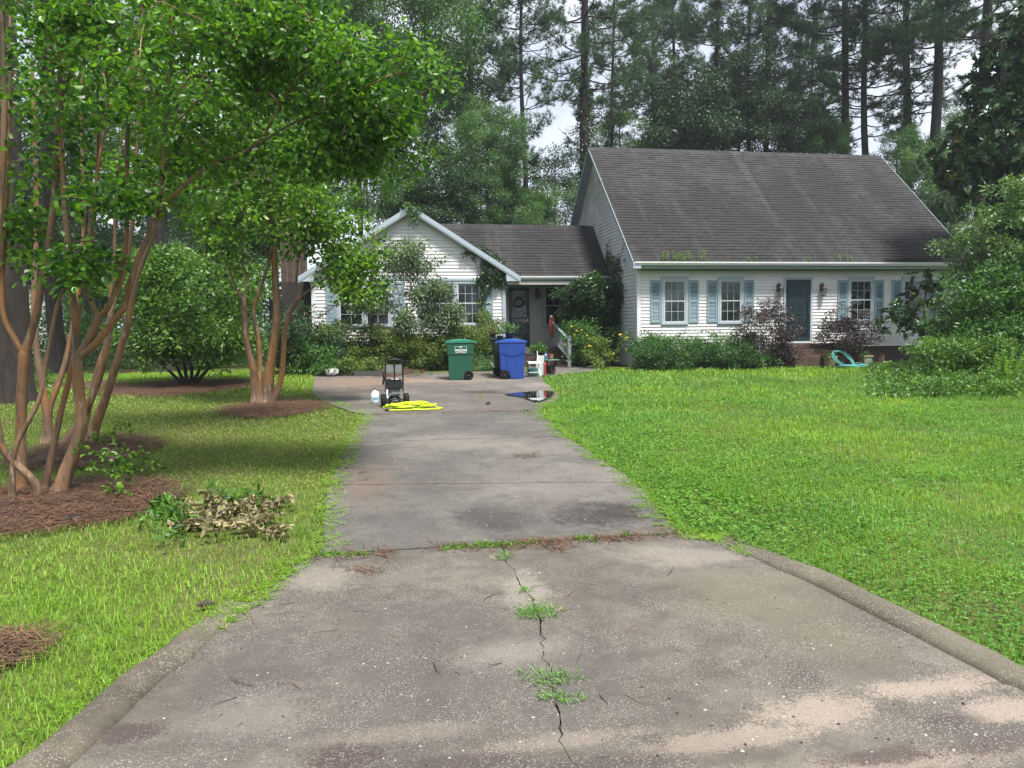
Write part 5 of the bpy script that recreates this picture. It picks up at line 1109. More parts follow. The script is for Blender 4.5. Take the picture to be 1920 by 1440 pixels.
c = onY(600, 672, 23.6); shrub('low dark bush at the foot of the rhododendron', (c[0], c[1], c[2]), (.7, .6, .45), 'shrub', 34, 50, .07, .45, seed=51, rad=.24)
for k, (u, lab) in enumerate(((650, 'low bright green clump beside the white stone'), (690, 'low bright green clump behind the edging board'), (617, 'low green clump at the outer end of the flower bed'))):
    c = onY(u, 690, 23.1); shrub(lab, (c[0], c[1], gl(23)+.20), (.5, .3, .24), 'azalea' if k != 2 else 'shrub', 20, 36, .06, .5, seed=55+k, name='bedding_plant', cat='plant', rad=.16, stems=3)
# ivy-covered mass by the porch, rose and others
c = onY(1117, 585, 26.2); shrub('big dark ivy-covered bush between the porch and the tall wall', (c[0], c[1], c[2]), (1.0, .8, 1.2), 'ivy', 150, 120, .07, .75, seed=60, name='ivy_bush', spray=14, rad=.30, shell=.7)
c = onY(1090, 628, 25.0); shrub('green rose bush with small yellow flowers by the handrail', (c[0], c[1], c[2]-.1), (.65, .6, .62), 'shrub', 44, 50, .055, .55, seed=61, name='rose_bush', spray=16, rad=.24)
def flowers(parent_label, pxs, Y, m_, s=.035, cat='flowers', name='flower'):
    rng = np.random.default_rng(5); b = MB()
    for u, v in pxs: q = onY(u, v, Y); clump_leaves(b, rng, np.array([q]), s*.6, 8, s, .9, .8, 0)
    return b
rose = [o for o in COL.objects if o.name == 'rose_bush'][0]
flowers('', [(1082, 620), (1090, 618), (1077, 628), (1100, 628), (1060, 646), (1073, 612)], 24.25, 'yellow_flower').build('flower', M['yellow_flower'], rose)
c = onY(1127, 655, 24.0); yb_ = shrub('yellow-leaved bush in front of the ivy, dotted with yellow flowers', (c[0], c[1], c[2]-.12), (.50, .45, .48), 'azalea', 30, 50, .055, .5, seed=62, name='golden_bush', spray=12, rad=.2)
flowers('', [(1106, 648), (1150, 662), (1172, 636), (1174, 632), (1176, 656), (1165, 628)], 23.45, 'yellow_flower', .05).build('flower', M['yellow_flower'], yb_)
# low bushes before the tall block
BX = [(1215, 664, 28, 20, 22.6, 'clipped round box bush, first one from the house corner'), (1262, 668, 32, 22, 22.4, 'low box bush second from the house corner'), (1312, 662, 36, 24, 22.7, 'box bush below the second shuttered window'), (1362, 666, 38, 25, 22.5, 'box bush between the second window and the plum bush'), (1412, 670, 34, 22, 22.3, 'low box bush touching the plum bush')]
for k, (u, v, ru, rv, Yz, lab) in enumerate(BX):
    c = onY(u, v, Yz); kk = Yz/F_PX; shrub(lab, (c[0], c[1], c[2]-.05), (ru*kk*1.1, .55, rv*kk*1.25), 'boxwood', 46, 60, .048, .55, seed=70+k, name='box_bush', group='low box bushes along the front wall', rad=.2, spray=8)
for k, (u, lab) in enumerate(((1200, 'spreading green bush against the wall under the first shuttered window'), (1290, 'spreading green bush against the wall between the first two windows'), (1370, 'spreading green bush against the wall under the second shuttered window'))):
    c = onY(u+20, 648, 23.35); shrub(lab, (c[0], c[1], c[2]-.05), (.85, .45, .50), 'shrub', 40, 56, .06, .5, seed=80+k, name='wall_bush', rad=.24, spray=14, group='spreading bushes against the front wall')
c = onY(1440, 630, 22.6); shrub('dark purple-leaved bush between the second window and the storm door', (c[0], c[1], c[2]-.05), (.88, .75, .92), 'plum', 80, 60, .06, .5, seed=90, name='plum_bush', spray=44, rad=.26, group='purple bushes at the storm door')
c = onY(1588, 632, 22.55); shrub('dark purple-leaved bush between the storm door and the magnolia', (c[0], c[1], c[2]-.05), (.85, .65, .86), 'plum', 72, 60, .06, .5, seed=91, name='plum_bush', spray=40, rad=.26, group='purple bushes at the storm door')
# grey-green weeping tree before the gable
rg = np.random.default_rng(33); sk = Skel(); Yw = 25.4; b0 = onY(700, 690, Yw); g0 = gz(Yw)
sk.stem([(b0[0], Yw, g0), onY(696, 600, Yw), onY(692, 540, Yw), onY(705, 480, Yw)], .09, .05)
def arch(px, y1=Yw): return sk.stem([onY(u, v, Yw+(y1-Yw)*i/(len(px)-1)) for i, (u, v) in enumerate(px)], .03, .008)
for px, y1 in (([(700, 520), (720, 462), (750, 446), (790, 470), (815, 510), (845, 545), (858, 562)], 24.9), ([(700, 520), (730, 470), (765, 475), (785, 520), (790, 570), (800, 600)], 24.6), ([(698, 540), (680, 480), (650, 462), (625, 490), (605, 530)], 25.2), ([(698, 540), (715, 490), (735, 500), (750, 560), (755, 620)], 24.4), ([(700, 520), (690, 470), (670, 450), (640, 480), (640, 540)], 25.0), ([(700, 520), (720, 470), (745, 460), (800, 520), (835, 590), (845, 625)], 24.7)): arch(px, y1)
T = np.concatenate([ell_px(rg, 60, 760, 490, 62, 48, 25.0, .7), ell_px(rg, 40, 800, 545, 50, 28, 24.8, .6), ell_px(rg, 40, 650, 500, 52, 50, 25.1, .8), ell_px(rg, 30, 700, 560, 50, 34, 24.8, .8), ell_px(rg, 14, 760, 600, 16, 26, 24.6, .3), ell_px(rg, 16, 845, 590, 22, 34, 24.7, .3), ell_px(rg, 10, 800, 590, 16, 20, 24.7, .3)])
tree_from(sk, T, 'grey-green weeping tree drooping across the gable and its windows', 'weeping_tree', 'grey_bark', 'greygreen', lvb(100, .11, .28, .42, .8, True, .5), step=.3, rmax=.015, seed=6, base=(b0[0], Yw, g0))
# vines on the gable and the tall wall
def vine(label, pts_area, Y, leafm, n, L, seed, lines):
    rng = np.random.default_rng(seed); g = onY(*lines[0][0], Y); t = thing('ivy_vine', label, 'vine', (g[0], g[1], g[2]))
    b = MB(); C = []
    for (u, v, ru, rv, k) in pts_area:
        a_ = rng.random(k)*2*PI; q = np.sqrt(rng.random(k)); C += [onY(u+ru*q_*math.cos(x), v+rv*q_*math.sin(x), Y-rng.random()*.10) for x, q_ in zip(a_, q)]
    clump_leaves(b, rng, np.array(C), .10, n, L, .75, .9, .35, True, up=.1); b.build('foliage', M[leafm], t)
    s_ = MB()
    for ln in lines: s_.tube([onY(u, v, Y-.02) for u, v in ln], .010, 4)
    s_.build('stem', M['dark_bark'], t)
vine('ivy hanging under the gable eave and down over the window edge', [(925, 508, 24, 30, 90), (900, 478, 30, 16, 30), (908, 528, 18, 16, 40), (904, 575, 8, 45, 26), (936, 530, 14, 12, 26)], 26.92, 'ivy', 10, .085, 3, [[(900, 620), (903, 560), (908, 510), (925, 480)], [(903, 540), (890, 480), (865, 462)], [(908, 520), (940, 500), (950, 500)]])
vine('light green creeper at the gable peak', [(776, 398, 10, 14, 16), (778, 415, 9, 10, 8), (770, 388, 12, 6, 8)], 26.66, 'oak2', 8, .09, 4, [[(775, 430), (776, 410), (772, 386)]])
vine('thin creeper climbing between the two shuttered gable windows', [(764, 600, 14, 22, 20), (905, 600, 10, 40, 18)], 26.9, 'bright', 8, .07, 14, [[(762, 640), (764, 600), (758, 575)], [(905, 640), (906, 590), (903, 540)]])
rng9 = np.random.default_rng(9); t = thing('ivy_vine', 'ivy climbing the tall side wall above the porch roof corner', 'vine', (8.38, 26.6, .5)); b = MB(); C = []
for k in range(150):
    u = rng9.uniform(); y = 27.4-u*1.9+rng9.normal()*.22; z = 2.55-abs(y-26.9)*.5+rng9.normal()*.30-.5*rng9.random(); C.append((8.375-rng9.random()*.06, y, z))
for k in range(130): C.append((8.36-rng9.random()*.25, rng9.uniform(25.3, 26.9), rng9.uniform(-.6, 1.7)))
clump_leaves(b, rng9, np.array(C), .12, 12, .07, .75, .9, .3, True, up=.1); b.build('foliage', M['ivy'], t)
MB().tube([(8.37, 26.3, -1.2), (8.375, 26.5, .6), (8.375, 27.0, 2.2), (8.375, 27.3, 3.0)], .014, 5).tube([(8.375, 26.5, 1.4), (8.375, 25.6, 2.5), (8.375, 25.2, 2.9)], .009, 4).build('stem', M['dark_bark'], t)
# magnolia and the big shrubs at the end of the front wall
def whorls(leafm_new=True, per=11, L=.17):
    def f(b, rng, E_, Pm):
        ax = norm(E_-Pm+np.array([0, 0, .06])); n = len(E_)
        P = np.repeat(E_, per, 0); A = np.repeat(ax, per, 0); R = norm(np.cross(A, rvec(rng, n*per))); D = norm(R+A*rng.uniform(.1, .9, (n*per, 1)))
        vb = np.repeat(rng.random(n), per); leaves(b, P, D, A+rng.normal(size=(n*per, 3))*.15, L*rng.uniform(.7, 1.2, n*per), L*.4, .2, np.clip(vb*.5+rng.random(n*per)*.5, 0, 1), 0, False)
        if leafm_new:
            k = rng.random(n) < .16; q = E_[k]; m_ = len(q)
            if m_: P = np.repeat(q, 5, 0); A = np.repeat(ax[k], 5, 0); D = norm(A*1.2+rvec(rng, m_*5)*.6); leaves(b, P+A*.03, D, rvec(rng, m_*5), L*.8, L*.32, .2, rng.random(m_*5), 1, False)
    return f
rg = np.random.default_rng(35); sk = Skel(); Ym = 22.2; b0 = onY(1735, 690, Ym)
sk.stem([(b0[0], Ym, gz(Ym)), onY(1738, 630, Ym), onY(1730, 570, Ym), onY(1745, 520, Ym)], .05, .03)
T = np.concatenate([ell_px(rg, 30, 1710, 600, 60, 50, Ym, .6), ell_px(rg, 22, 1740, 545, 40, 40, Ym, .6), ell_px(rg, 12, 1670, 600, 26, 40, Ym-.2, .4), ell_px(rg, 14, 1755, 620, 40, 30, Ym, .5)])
tree_from(sk, T, 'small magnolia with long dark leaves against the far end of the front wall', 'magnolia', 'grey_bark', [M['magnolia'], M['magnolia_new']], whorls(True, 16, .22), step=.25, rmax=.02, seed=7)
rg = np.random.default_rng(36); sk = Skel(); Yg = 21.5; b0 = onY(1880, 640, Yg)
sk.stem([(b0[0]+.4, Yg, gz(Yg)), onY(1890, 420, Yg), onY(1885, 250, Yg), onY(1880, 80, Yg)], .20, .08)
T = np.concatenate([ell_px(rg, 300, 1875, 270, 120, 160, Yg, 1.8, .2), ell_px(rg, 130, 1905, 110, 85, 120, Yg, 1.5), ell_px(rg, 36, 1800, 330, 50, 60, Yg, 1.0), ell_px(rg, 30, 1900, 420, 60, 60, Yg, 1.2)])
tree_from(sk, T, 'tall dark magnolia with bronze-backed leaves rising above the bright shrub', 'magnolia', 'grey_bark', [M['magnolia'], M['magnolia_new']], whorls(True, 26, .27), step=.5, rmax=.05, seed=8)
c = onY(1908, 470, 17.6); shrub('tall bright green shrub towering at the edge of the lawn', (c[0]+.2, c[1], c[2]), (1.25, 1.2, 1.55), 'shrubpale', 190, 90, .095, .42, seed=95, name='tall_shrub', spray=90, rad=.36, stems=8, sr=.03)
c = onY(1872, 590, 17.4); shrub('dense green shrub under the tall bright one', (c[0]+.2, c[1], c[2]), (1.6, 1.2, 1.05), 'shrub', 170, 80, .09, .42, seed=96, name='tall_shrub', spray=60, rad=.36, stems=8)
c = onY(1800, 672, 16.6); shrub('lower spreading green shrub between the ground vines and the magnolia', (c[0]+.1, c[1], c[2]), (1.1, .9, .5), 'vine', 60, 80, .08, .45, seed=97, name='spreading_shrub', spray=24, rad=.3)
# bank of ground vines on the lawn's edge
rng = np.random.default_rng(61); C = []
for k in range(900):
    u, v = rng.uniform(1630, 2080), rng.uniform(690, 745); q = gnd(u, v); d_ = (u-1630)/290.; h = (.55*min(1, d_*1.6+.15))*(1-((v-712)/40)**2*.8)
    if h > .03: C.append((q[0], q[1], q[2]+rng.random()**.6*h))
C = np.array(C); b = MB(); clump_leaves(b, rng, C, .17, 26, .085, .55, .5, .1, True); b.build('ground_vines', M['vine'], label='low bank of leafy vines spilling onto the lawn below the shrubs', cat='ground cover', kind='stuff')
for k, (u, h, lab) in enumerate(((1872, .95, 'tall feathery weed in the vines, the one towards the magnolia'), (1893, 1.0, 'tall feathery weed in the vines, the one away from the house'))):
    q = gnd(u, 736); t = thing('tall_weed', lab, 'weed', tuple(q), 0, 'tall feathery weeds'); b = MB(); s_ = MB(); rr_ = np.random.default_rng(200+k)
    for j in range(5):
        lean = rr_.normal(size=2)*.05; hh = h*rr_.uniform(.75, 1.0); top_ = q+np.array([lean[0]*3, lean[1]*3, hh]); o_ = q+np.append(rr_.normal(size=2)*.08, 0); s_.tube([o_, (o_+top_)/2+np.append(lean*.3, 0), top_], .006, 4)
        n_ = 150; tt = rr_.random(n_)**.8; P = o_+(top_-o_)*tt[:, None]; D = norm(rr_.normal(size=(n_, 3))*np.array([1, 1, .3])+np.array([0, 0, .4])); leaves(b, P, D, rvec(rr_, n_), .13*(1.05-tt*.6), .016, .2, rr_.random(n_), 0, True)
    b.build('foliage', M['bright'], t); s_.build('stem', M['shrub'], t)
# ------------------------------------------------------------------ tall pines behind the house
def pine_mesh(seed, H, r, first, crown_r, ntuft=1500, ivy=0., lean=0., dens=1.0):
    rng = np.random.default_rng(seed); tb = MB(); nb = MB(); iv = MB()
    zs = np.linspace(-.2, H, 14); ln = np.array([lean*z+.12*math.sin(z*.35+seed) for z in zs]); P = np.stack([ln, .1*np.sin(zs*.3+seed*2), zs], 1)
    R = r*(1-.72*(zs/H)); R[0] *= 1.25; tb.tube(P, R, 10)
    TP, TD = [], []; z = first
    while z < H:
        f = (z-first)/(H-first); n = 3 if rng.random() < .6 else 2
        for k in range(n):
            a = rng.random()*2*PI; L = crown_r*(.45+.75*math.sin(PI*min(1, .18+.80*f)))*rng.uniform(.6, 1.15); p0 = np.array([np.interp(z, zs, P[:, 0]), np.interp(z, zs, P[:, 1]), z])
            d = np.array([math.cos(a), math.sin(a), .12+.25*f]); t = np.linspace(0, 1, 7)[:, None]
            Q = p0+d*L*t+np.array([0, 0, 1])*(L*(.22*t**2-.10*np.sin(t*PI)))+rng.normal(size=(7, 3))*L*.025*np.array([1, 1, .6])*t
            tb.tube(Q, np.linspace(max(.028, r*.15), .010, 7), 4, cap=False)
            dead = f < .14 and rng.random() < .45
            for j in range(int((5+8*rng.random())*dens)):
                s = rng.uniform(.35, 1.0); c = Q[min(6, int(s*6))]; dd = norm(d+rng.normal(size=3)*np.array([.9, .9, .35])); l2 = L*.30*rng.uniform(.4, 1.1); q = c+dd*l2+np.array([0, 0, .12*l2])
                tb.tube([c, (c+q)/2+rng.normal(size=3)*.04, q], [.013, .009, .005], 3, cap=False)
                if not dead:
                    m_ = 5+int(rng.random()*6); w_ = rng.random((m_, 1))**.6; TP.append(c+(q-c)*w_+rng.normal(size=(m_, 3))*.13); TD.append(np.repeat((dd*.6+np.array([0, 0, .45]))[None], m_, 0))
        z += rng.uniform(.28, .75)*(1 if f > .2 else 1.5)
    TP = np.concatenate(TP); TD = np.concatenate(TD); tufts(nb, rng, TP, TD, 15, .30, .026, .75)
    if ivy:
        n = int(900*ivy); zz = rng.random(n)*H*ivy*.62; a = rng.random(n)*2*PI; rr_ = np.interp(zz, zs, R)+.05+.16*rng.random(n)*(1.2-zz/(H*ivy)); C = np.stack([np.interp(zz, zs, P[:, 0])+rr_*np.cos(a), np.interp(zz, zs, P[:, 1])+rr_*np.sin(a), zz], 1)
        clump_leaves(iv, rng, C, .16, 9, .11, .8, .9, .35, True, up=.1)
    return tb.mesh('trunk', M['pine_bark'], True), nb.mesh('crown', M['needle']), (iv.mesh('ivy', M['ivy']) if ivy else None)
PV = [pine_mesh(1, 26, .36, 13.5, 4.4, ivy=.95, dens=.9), pine_mesh(2, 22, .20, 9.5, 2.8, dens=.75), pine_mesh(3, 28, .38, 15.5, 4.6, dens=1.2), pine_mesh(4, 24, .24, 9.5, 3.6, lean=.05, dens=.9), pine_mesh(5, 27, .34, 13.5, 4.4, ivy=.8, dens=1.2)]
def pine(u, Y, var, label, rz=0., s=1.0, zoff=0., group='tall pines behind the house'):
    q = onY(u, 300, Y); t = thing('pine_tree', label, 'pine tree', (q[0], Y, gz(Y)+zoff), rz, group); t.scale = (s, s, s)
    link('trunk', PV[var][0], t, loc=(0, 0, 0)); link('crown', PV[var][1], t, loc=(0, 0, 0))
    if PV[var][2]: link('ivy', PV[var][2], t, loc=(0, 0, 0))
PINES = [(1097, 41, 0, 'thick pine with a vine-wrapped trunk right behind the near peak of the tall roof', .4, 1.0), (1150, 46, 1, 'slim pine standing close beside the vine-wrapped one at the roof peak', 1.2, 1.0), (983, 40, 1, 'slim pine against open sky between the broad-leaved tree and the tall roof', 2.4, .96), (872, 48, 3, 'pine whose top shows above the feathery broad-leaved tree', .9, 1.1),
 (1226, 50, 1, 'thin pine over the first quarter of the tall roof ridge', 3.3, 1.05), (1268, 52, 3, 'thin pine leaning a little, over the ridge a step past the first quarter', 4.0, 1.0), (1322, 47, 3, 'pine with spreading boughs over the middle of the ridge', 5.1, 1.05), (1405, 48, 1, 'pine half lost in dark foliage past the middle of the ridge', 2.0, 1.15), (1452, 44, 3, 'bushy pine over the ridge just short of the vine-clad stump-like trunk', 3.6, 1.05), (1520, 55, 1, 'distant thin pine between two thicker trunks over the ridge', 1.0, 1.1),
 (1580, 42, 4, 'pine with its lower trunk thick with vines, above the end part of the ridge', 4.4, 1.0), (1646, 40, 3, 'dark pine leaning to one side against the bright sky near the ridge end', 2.9, 1.12), (1697, 41, 0, 'vine-draped pine just past the end of the tall roof', 2.2, 1.0), (1750, 38, 2, 'bare straight pine trunk against bright sky past the roof end', .3, .98), (1842, 33, 2, 'thickest dark pine trunk above the tall magnolia', 1.7, .96), (1905, 40, 4, 'pine mostly hidden by the tall magnolia at the edge of the view', 3.0, 1.0)]
for u, Y, v_, lab, rz, s in PINES: pine(u, Y, v_, lab, rz, s)
for u, Y, v_, lab, rz, s in ((90, 29, 2, 'straight pine behind the near tan stems, thin bark showing between leaves', .5, .72), (287, 27, 2, 'reddish pine trunk behind the dark-stemmed round shrub', 2.5, .85), (140, 40, 4, 'dark pine trunk beyond the grass strip', 1.1, 1.15), (330, 36, 2, 'pine trunk rising behind the leafy middle of the tan-stemmed tree', 4.1, 1.0), (440, 44, 0, 'vine-clad pine behind the slender tan tree', 3.0, 1.0), (560, 46, 3, 'pine behind the brick chimney', 5.0, 1.0)):
    pine(u, Y, v_, lab, rz, s, group='pines beyond the lawn')
# the very thick trunk at the edge of the view
rg = np.random.default_rng(44); q = gnd(22, 752); t = thing('pine_tree', 'very thick dark pine trunk close behind the nearest tan stems', 'pine tree', (q[0], q[1], q[2]), 0, 'pines beyond the lawn')
zs = np.array([-.2, 0, .3, 1, 3, 7, 12, 18, 24]); MB().tube(np.stack([q[0]+.02*zs, np.full(9, q[1]), q[2]+zs], 1), [.60, .53, .46, .41, .38, .35, .3, .22, .1], 18).build('trunk', M['pine_bark'], t, True)
o = link('crown', PV[2][1], t, loc=(0, 0, 0)); o.rotation_euler = (0, 0, 1.0)
# ------------------------------------------------------------------ broad-leaved trees
def broad_mesh(seed, cr, half, leafm, bark, n=150, per=150, L=.15, r=.22, asp=.5, flat=.75, rad=1.0, droop=.15, shell=.35):
    """crown centred on the origin; the trunk runs far enough down to reach the ground wherever the crown hangs"""
    rng = np.random.default_rng(seed); sk = Skel(); sk.stem([(0, 0, -16), (.1, 0, -half*1.4), (0, .1, -half*.6), (.2, 0, half*.2), (.1, .1, half*.85)], r, r*.22)
    C = blob(rng, n, (0, 0, 0), (cr, cr, half), shell, .38); sk.grow(C, .9, .7, hmin=-half*1.3)
    tb = MB(); sk.mesh(tb, .012, k=4, rmax=.09); b = MB(); clump_leaves(b, rng, C, rad, per, L, asp, flat, droop, True)
    return tb.mesh('trunk', M[bark], True), b.mesh('crown', M[leafm]), cr, half
BV = {'feather': broad_mesh(11, 4.6, 7.5, 'oak', 'grey_bark', 270, 240, .22, .24, rad=.95, asp=.42, droop=.3), 'light': broad_mesh(12, 3.2, 3.6, 'oak2', 'grey_bark', 85, 150, .19, .15, rad=.75), 'dark': broad_mesh(13, 3.2, 3.0, 'holly', 'dark_bark', 110, 240, .20, .18, rad=.75), 'round': broad_mesh(14, 2.6, 2.6, 'oak', 'dark_bark', 90, 200, .18, .13, rad=.65)}
def broad(kind, u, v, Y, ru, rv, label, rz=0., group='broad-leaved trees behind the house'):
    """u, v and the two half-sizes: where and how large the crown shows"""
    q = onY(u, v, Y); g = gz(Y); tr, cw, cr, half = BV[kind]; kx, kz = ru*Y/F_PX/cr, rv*Y/F_PX/half
    t = thing('broadleaf_tree', label, 'tree', (q[0], Y, g), rz, group); h = q[2]-g
    for me, nm in ((tr, 'trunk'), (cw, 'crown')): o = link(nm, me, t, loc=(0, 0, h)); o.scale = (kx, kx, kz)
for a in (('feather', 795, 165, 41, 140, 250, 'tall feathery green tree right behind the low gable peak', .3), ('feather', 670, 130, 44, 125, 230, 'tall green tree behind the gable, on the chimney side of the feathery one', 2.0), ('feather', 540, 150, 46, 115, 220, 'tall green tree far behind the chimney', 4.0), ('feather', 915, 330, 38, 78, 115, 'darker feathery tree behind the porch roof ridge', 1.1),
  ('light', 690, 340, 34, 80, 85, 'pale broad-leaved tree close behind the gable roof', 2.2), ('dark', 805, 385, 36, 95, 60, 'dark low tree behind the gable peak', 3.0), ('light', 1040, 360, 42, 72, 80, 'lacy light green tree in the gap before the tall roof', .8), ('light', 1165, 262, 47, 75, 52, 'lacy light green tree behind the near end of the ridge', 2.7), ('round', 985, 400, 40, 70, 50, 'low green tree in the gap behind the porch ridge', 1.9),
  ('dark', 1285, 222, 42, 88, 80, 'dark evergreen above the first half of the ridge', .4), ('dark', 1388, 205, 44, 88, 90, 'dark evergreen over the middle of the ridge, taller than its neighbour', 2.1), ('dark', 1478, 235, 41, 72, 66, 'dark evergreen over the second half of the ridge', 5.2), ('round', 1552, 262, 40, 46, 40, 'small dark tree over the ridge by the vine-clad pine', 1.9),
  ('light', 1680, 305, 37, 62, 62, 'light green tree right past the end of the tall roof', 4.4), ('round', 1738, 340, 33, 66, 84, 'mid green tree hiding the far rake of the tall roof', 1.3), ('light', 1795, 265, 38, 62, 70, 'light green tree between the bare pine and the thick one', 3.9), ('dark', 1765, 410, 28, 62, 70, 'dark tree crowding the far lower corner of the tall roof', 2.6), ('round', 1890, 330, 36, 90, 110, 'mid green tree behind the tall magnolia', .2)): broad(*a)
for a in (('round', 420, 450, 33, 95, 80, 'dark round tree behind the slender tan tree', 2.2), ('dark', 500, 400, 38, 90, 90, 'dark evergreen behind the brick chimney', .2), ('light', 300, 260, 42, 130, 130, 'light green tree high behind the round shrub', 5.1), ('round', 215, 520, 46, 90, 70, 'distant round tree between the tan stems', 3.2), ('dark', 20, 430, 48, 110, 120, 'dark evergreen behind the thickest pine trunk', 1.6), ('light', 130, 190, 50, 110, 110, 'light green tree far behind the tan stems', .6), ('dark', 350, 520, 29, 90, 75, 'dark bush-like tree behind the round shrub', 4.9)): broad(*a, group='broad-leaved trees beyond the lawn')
# far-off wood, one mass
rng = np.random.default_rng(71); C = []
for k in range(900): x = rng.uniform(-70, 80); y = rng.uniform(-62, -46); C.append((x, y, -1.8+rng.random()**.7*(11+3*math.sin(x*.2)+2*math.sin(x*.53))))  # unseen clumps behind the camera, added to darken reflections in the glass
for k in range(2000):
    u = rng.uniform(-500, 2500) if k < 1500 else rng.uniform(-500, 560); Y = rng.uniform(62, 82); q = onY(u, 500, Y); h = 4.5+3.5*math.sin(u*.011)+2.2*math.sin(u*.037+1)+(11 if u < 520 else 0); C.append((q[0], Y, -1.3+rng.random()**.7*max(2, h)))
b = MB(); clump_leaves(b, rng, np.array(C), 1.2, 60, .5, .55, .8, .1, True); b.build('distant_woods', M['holly'], kind='stuff', label='far-off dark woods seen between the trunks, plus unseen ones added for window reflections', cat='woods')
rng = np.random.default_rng(72); C = []
for k in range(520):
    u, v = rng.uniform(-300, 560), rng.uniform(628, 640); Y = rng.uniform(30, 36); q = onY(u, v, Y); C.append((q[0], Y, -1.3+rng.random()*2.9*(.75+.3*math.sin(u*.02))))
b = MB(); clump_leaves(b, rng, np.array(C), .5, 46, .14, .5, .7, .1, True); b.build('undergrowth', M['shrub'], kind='stuff', label='shady undergrowth along the far edge of the lawn', cat='undergrowth')
# ------------------------------------------------------------------ straw beds
def needles(rng, P, n, L=.18, w_=.006, lift=.02, m=0, b=None, aim=None):
    N_ = len(P)*n; p = np.repeat(P, n, 0)+rng.normal(size=(N_, 3))*np.array([.06, .06, .006]); a = rng.random(N_)*PI*2 if aim is None else aim+rng.normal(size=N_)*.5
    d = np.stack([np.cos(a), np.sin(a), rng.normal(size=N_)*.10], 1); s = np.stack([-d[:, 1], d[:, 0], np.zeros(N_)], 1)*w_*.5; l = (L*rng.uniform(.5, 1.2, N_))[:, None]; p[:, 2] += rng.random(N_)*lift
    mid = p+d*l*.5+np.stack([-d[:, 1], d[:, 0], np.zeros(N_)], 1)*(rng.normal(size=N_)*.02)[:, None]
    V = np.stack([p-s, p+s, mid+s, mid-s, p+d*l], 1); i = np.arange(N_)[:, None]*5; v = np.repeat(rng.random(N_), 5)
    b = b or MB(); b.add(V.reshape(-1, 3), i+np.array([0, 1, 2, 3]), v, m); b.F[3].append(i+np.array([3, 2, 4])+b.n-N_*5); b.M[3].append(np.full(N_, m)); return b
MULCH = []
def bed(label, u, v, ru, rv, h, n, seed):
    rng = np.random.default_rng(seed); c = gnd(u, v); rx = abs(gnd(u+ru, v)[0]-gnd(u-ru, v)[0])/2; y0, y1 = gnd(u, v+rv)[1], gnd(u, v-rv)[1]; cy, ry = (y0+y1)/2, (y1-y0)/2; MULCH.append((c[0], cy, rx, ry))
    rr_ = np.linspace(0, 1, 7); aa = np.linspace(0, 2*PI, 29)[:-1]; b = MB(); V = []
    for r_ in rr_:
        for a in aa: k = r_*(.88+.10*math.sin(a*3+seed)+.07*math.sin(a*7)+(rng.normal()*.05 if r_ > .8 else 0)); x, y = c[0]+rx*k*math.cos(a), cy+ry*k*math.sin(a); V.append((x, y, gz(y)+h*(1-r_**2)+rng.normal()*.006*(r_ < 1)-.02*(r_ == 1)))
    b.add(V, [[i*28+j, i*28+(j+1) % 28, (i+1)*28+(j+1) % 28, (i+1)*28+j] for i in range(6) for j in range(28)], .25)
    n = int(n*1.5); q = np.sqrt(rng.random(n))*1.12; a = rng.random(n)*2*PI; P = np.stack([c[0]+rx*q*np.cos(a), cy+ry*q*np.sin(a)], 1); z = GZ(P[:, 1])+h*(1-np.minimum(1, q)**2)+.005
    needles(rng, np.column_stack([P, z]), 5, .2, .006, .03, b=b); b.build('straw_bed', M['straw'], kind='stuff', label=label, cat='mulch')
bed('red-brown straw bed around the nearest tan-stemmed tree', 95, 948, 205, 44, .04, 1200, 1); bed('straw bed around the second clump of tan stems', 160, 848, 110, 28, .04, 800, 2); bed('round straw ring under the slender tan-stemmed tree', 512, 766, 92, 15, .045, 1100, 3); bed('wide dark straw bed under the round shrub', 330, 727, 150, 15, .03, 1500, 4); bed('small patch of straw at the lawn edge by the near kerb', -20, 1225, 75, 30, .008, 130, 5); bed('straw strip below the far pines', 120, 722, 120, 6, .03, 200, 6); bed('red straw heap in front of the hedge behind the pressure washer', 735, 700, 62, 7, .10, 420, 7)
# straw, cones, twigs and weeds on the paving
rng = np.random.default_rng(81); b = MB(); pz = lambda u, v, dz=.004: gnd(u, v)+np.array([0, 0, dz])
line = lambda a, c, n: np.array([pz(a[0]+(c[0]-a[0])*t+rng.normal()*4, a[1]+(c[1]-a[1])*t+rng.normal()*2.0) for t in rng.random(n)])
for a, c, n in (((930, 1022), (1270, 1000), 110), ((600, 1043), (740, 1036), 30), ((780, 1028), (930, 1022), 24), ((690, 775), (850, 773), 60), ((850, 772), (1005, 770), 40), ((905, 828), (1060, 818), 16), ((970, 856), (1012, 853), 22), ((1000, 1016), (1060, 1032), 26), ((1120, 1010), (1180, 1012), 16), ((660, 870), (690, 800), 20), ((640, 880), (700, 900), 10), ((660, 1066), (698, 1070), 12), ((590, 735), (700, 725), 20)): needles(rng, line(a, c, int(n*1.5)), 3, .17, .0055, .010, b=b)
for k in range(150): needles(rng, np.array([pz(rng.uniform(610, 1150), rng.uniform(775, 960))]) if k < 110 else np.array([pz(rng.uniform(250, 1300), rng.uniform(1060, 1330))]), 1, .2, .006, .004, b=b)
for u, v in ((640, 870), (660, 845), (630, 905), (672, 820), (680, 800), (652, 858)): needles(rng, line((u-4, v+8), (u+4, v-8), 14), 4, .16, .005, .012, b=b)
b.build('pine_straw', M['straw'], kind='stuff', label='orange pine needles strewn along the driveway joints', cat='pine straw')
rng = np.random.default_rng(82); b = MB()
